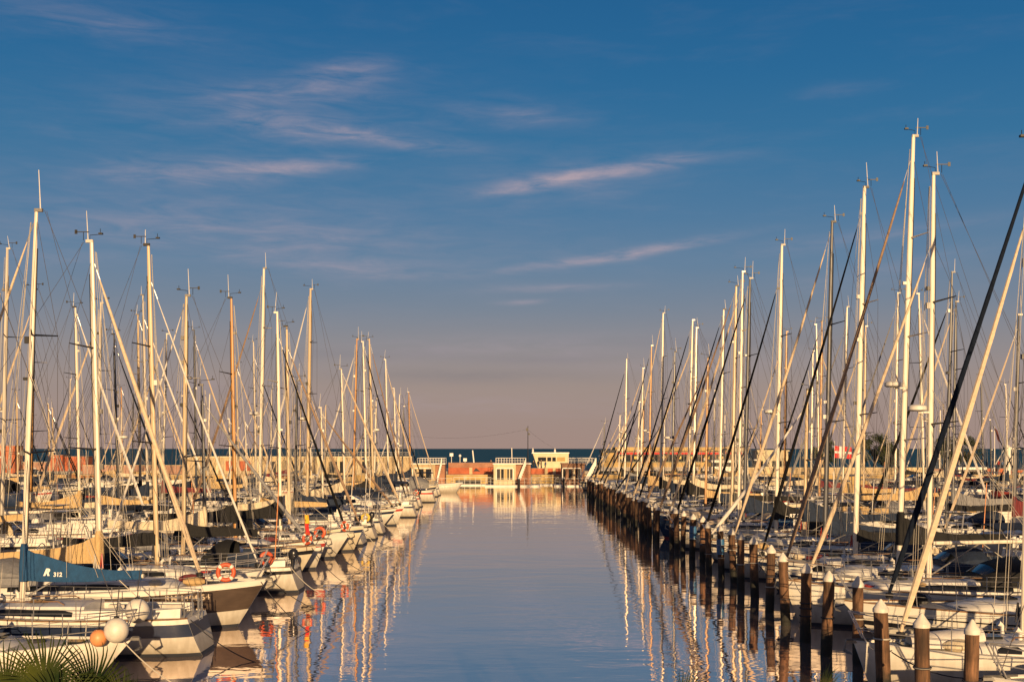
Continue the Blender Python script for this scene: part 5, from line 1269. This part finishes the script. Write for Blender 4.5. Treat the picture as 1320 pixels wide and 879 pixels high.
# ------------------------------------------------------------------ trees beyond the harbour, far side
def tree(px, ytop, d, wpx, label, seed, base=1.9):
    rg = random.Random(seed); x, y, z = pos(px, ytop, d); Ht = z-base; Wd = wpx*d/F0/2
    t = thing('round_tree', label, 'tree', (x, d, base), 0, 'dark trees on the promenade')
    tr = MB().tube([(0, 0, 0), (.1, 0, Ht*.3), (0, .1, Ht*.55)], [.28, .2, .1], 8)
    for k in range(6):
        a = k*1.05+rg.random(); tr.tube([(.05, 0, Ht*.28), (math.cos(a)*Wd*.3, math.sin(a)*Wd*.3, Ht*.5), (math.cos(a)*Wd*.6, math.sin(a)*Wd*.6, Ht*rg.uniform(.55, .8))], [.12, .08, .03], 5)
    tr.build('trunk', 'trunk', t)
    mb = MB(); cl = []
    for k in range(42):
        a = rg.uniform(0, 6.28); q = rg.random()**.5; zz_ = rg.uniform(.22, .93)
        ww = Wd*.88*math.sqrt(max(0.05, 1-((zz_-.48)/.52)**2)); cl.append((math.cos(a)*ww*q, math.sin(a)*ww*q, Ht*zz_, rg.uniform(.45, .95)))
    for (cx, cy, cz, cr2) in cl:
        for k in range(80):
            v = Vector((rg.gauss(0, 1), rg.gauss(0, 1), rg.gauss(0, .8))).normalized()*cr2*rg.uniform(.55, 1.05)
            c = Vector((cx, cy, cz))+v; u1 = Vector((rg.gauss(0, 1), rg.gauss(0, 1), rg.gauss(0, 1))).normalized(); u2 = u1.orthogonal().normalized(); s = rg.uniform(.09, .19)
            mb.add([tuple(c+u1*s), tuple(c+u2*s*.6), tuple(c-u1*s), tuple(c-u2*s*.6)], [(0, 1, 2, 3)])
    mb.build('crown', 'leaf_tree', t, False)
tree(1062, 566, 196, 34, 'dark bushy tree seen behind the flag with the white cross', 1)
tree(1127, 556, 198, 44, 'dark tree with pointed top, middle one of the trees', 2)
tree(1146, 570, 194, 28, 'lower dark tree tucked against the pointed one', 5)
tree(1218, 560, 196, 42, 'dark rounded tree beside the people of the crowd', 3)
tree(1244, 563, 198, 40, 'dark rounded tree closest to the open sea and the crowd', 4)

# dark radar launch behind the masts, pile side
x, y, z = pos(932, 600, 158)
rt, h = motorboat(x+5, 158, math.pi, 11.5, 'grey motor yacht with black radar mast and dark windows behind the masts', GROUP['r'], hull='hull_grey', canopy=None, stripe='stripe_black', arch=False)
MB().box(2.0, 6.8, -1.2, 1.2, 2.1, 3.9).build('deckhouse', 'gel', rt, False)
MB().box(1.9, 6.9, -1.23, 1.23, 3.0, 3.55).build('window', 'window', rt, False)
MB().box(1.4, 6.4, -1.3, 1.3, 3.903, 4.1).build('roof', 'black', rt, False)
MB().torus((4.6, -.4, 5.0), .42, .16, 'y', 16, 8).build('horn_ring', 'black', rt)
MB().tube([(3.4, 0, 4.1), (3.4, 0, 6.4)], .10, 6).box(2.4, 4.6, -.06, .06, 5.8, 5.95).build('radar_mast', 'black', rt)

# ------------------------------------------------------------------ palms on the near quay
def palm(loc, trunk_h, leaves, label, seed):
    rg = random.Random(seed)
    t = thing('fan_palm', label, 'palm', (loc[0], loc[1], 1.0), 0, 'fan palms on the near quay')
    rows = []
    for k in range(14):
        z = trunk_h*k/13; r = .16+.02*math.sin(k*2.3)+(.05 if k % 2 else 0); rows.append([(r*math.cos(2*math.pi*j/10), r*math.sin(2*math.pi*j/10), z) for j in range(10)])
    MB().grid(rows, True, True).build('trunk', 'trunk', t)
    for (dx, dy, dz_, facing, tilt, roll, Rr) in leaves:
        hub = Vector((dx, dy, trunk_h+dz_))
        mb = MB(); NB = 44; mtx = Matrix.Rotation(facing, 3, 'Z') @ Matrix.Rotation(tilt, 3, 'X') @ Matrix.Rotation(roll, 3, 'Y')
        for k in range(NB):
            a = rad(-128)+rad(256)*k/(NB-1)+rg.uniform(-.02, .02)        # blades fan out in the leaf's own XZ plane
            ln = Rr*(1-.25*abs(a/rad(128))**2)*rg.uniform(.9, 1.05); da = rad(256)/(NB-1)*.5
            droop = rg.uniform(.03, .16)*Rr
            d0 = Vector((math.sin(a), 0, math.cos(a))); side = Vector((math.cos(a), 0, -math.sin(a)))
            L_, C_, Rr_ = [], [], []
            for q in range(7):
                u = q/6; wv = (.36*ln*math.tan(da)*min(1, u/.36) if u < .36 else .36*ln*math.tan(da)*(1-(u-.36)/.64)**.7)+.0012
                if u < .36: wv = max(wv, u*ln*math.tan(da)*.98)
                c = d0*ln*u+Vector((0, -droop*max(0, u-.45)**2*4, -droop*max(0, u-.5)**2*3)); fold = .5*wv
                L_.append(c-side*wv); C_.append(c+Vector((0, fold, 0))); Rr_.append(c+side*wv)
            for q in range(6):
                for A, B_ in ((L_, C_), (C_, Rr_)):
                    mb.add([tuple(mtx@p+hub) for p in (A[q], B_[q], B_[q+1], A[q+1])], [(0, 1, 2, 3)])
        lf = mb.build('leaf', 'leaf_palm', t, angle=30)
        MB().tube([(0, 0, trunk_h-.1), tuple((Vector((0, 0, trunk_h))+hub)/2+Vector((0, 0, .08))), tuple(hub)], [.03, .018, .014], 6).build('stalk', 'leaf_palm', lf)
bx, by, bz = pos(58, 878, 10.5)
def LF(px, py, d, facing, tilt, roll, Rr):
    x, y, z = pos(px, py, d); return (x-bx, d-by, z-bz, facing, tilt, roll, Rr)
palm((bx, by), bz-1.0-.15, [tuple(q if i != 2 else q+.15 for i, q in enumerate(LF(*a))) for a in
     [(57, 880, 10.2, .15, -.25, .15, .52), (118, 893, 10.7, -.25, .1, .75, .62), (8, 892, 10.4, .4, -.1, -.55, .50), (70, 915, 9.9, .1, -.7, .3, .5), (30, 905, 11.0, 2.9, .3, .2, .55), (150, 915, 10.3, -.5, -.3, 1.0, .45)]],
     'green fan palm whose spiky leaves fill the near corner below the sail cover', 11)
for px, py, lab, sd_i in ((1064, 905, 'fan palm showing only leaf tips in front of the piles', 21), (885, 905, 'fan palm showing only a few tips at the edge of the open water', 22)):
    bx, by, bz = pos(px, py, 10.5)
    palm((bx, by), bz-1.0-.15, [tuple(q if i != 2 else q+.15 for i, q in enumerate(LF(*a))) for a in [(px, py-1, 10.5, .9, .0, -.5, .40), (px+25, py+25, 10.7, -.3, .1, .6, .38)]], lab, sd_i)
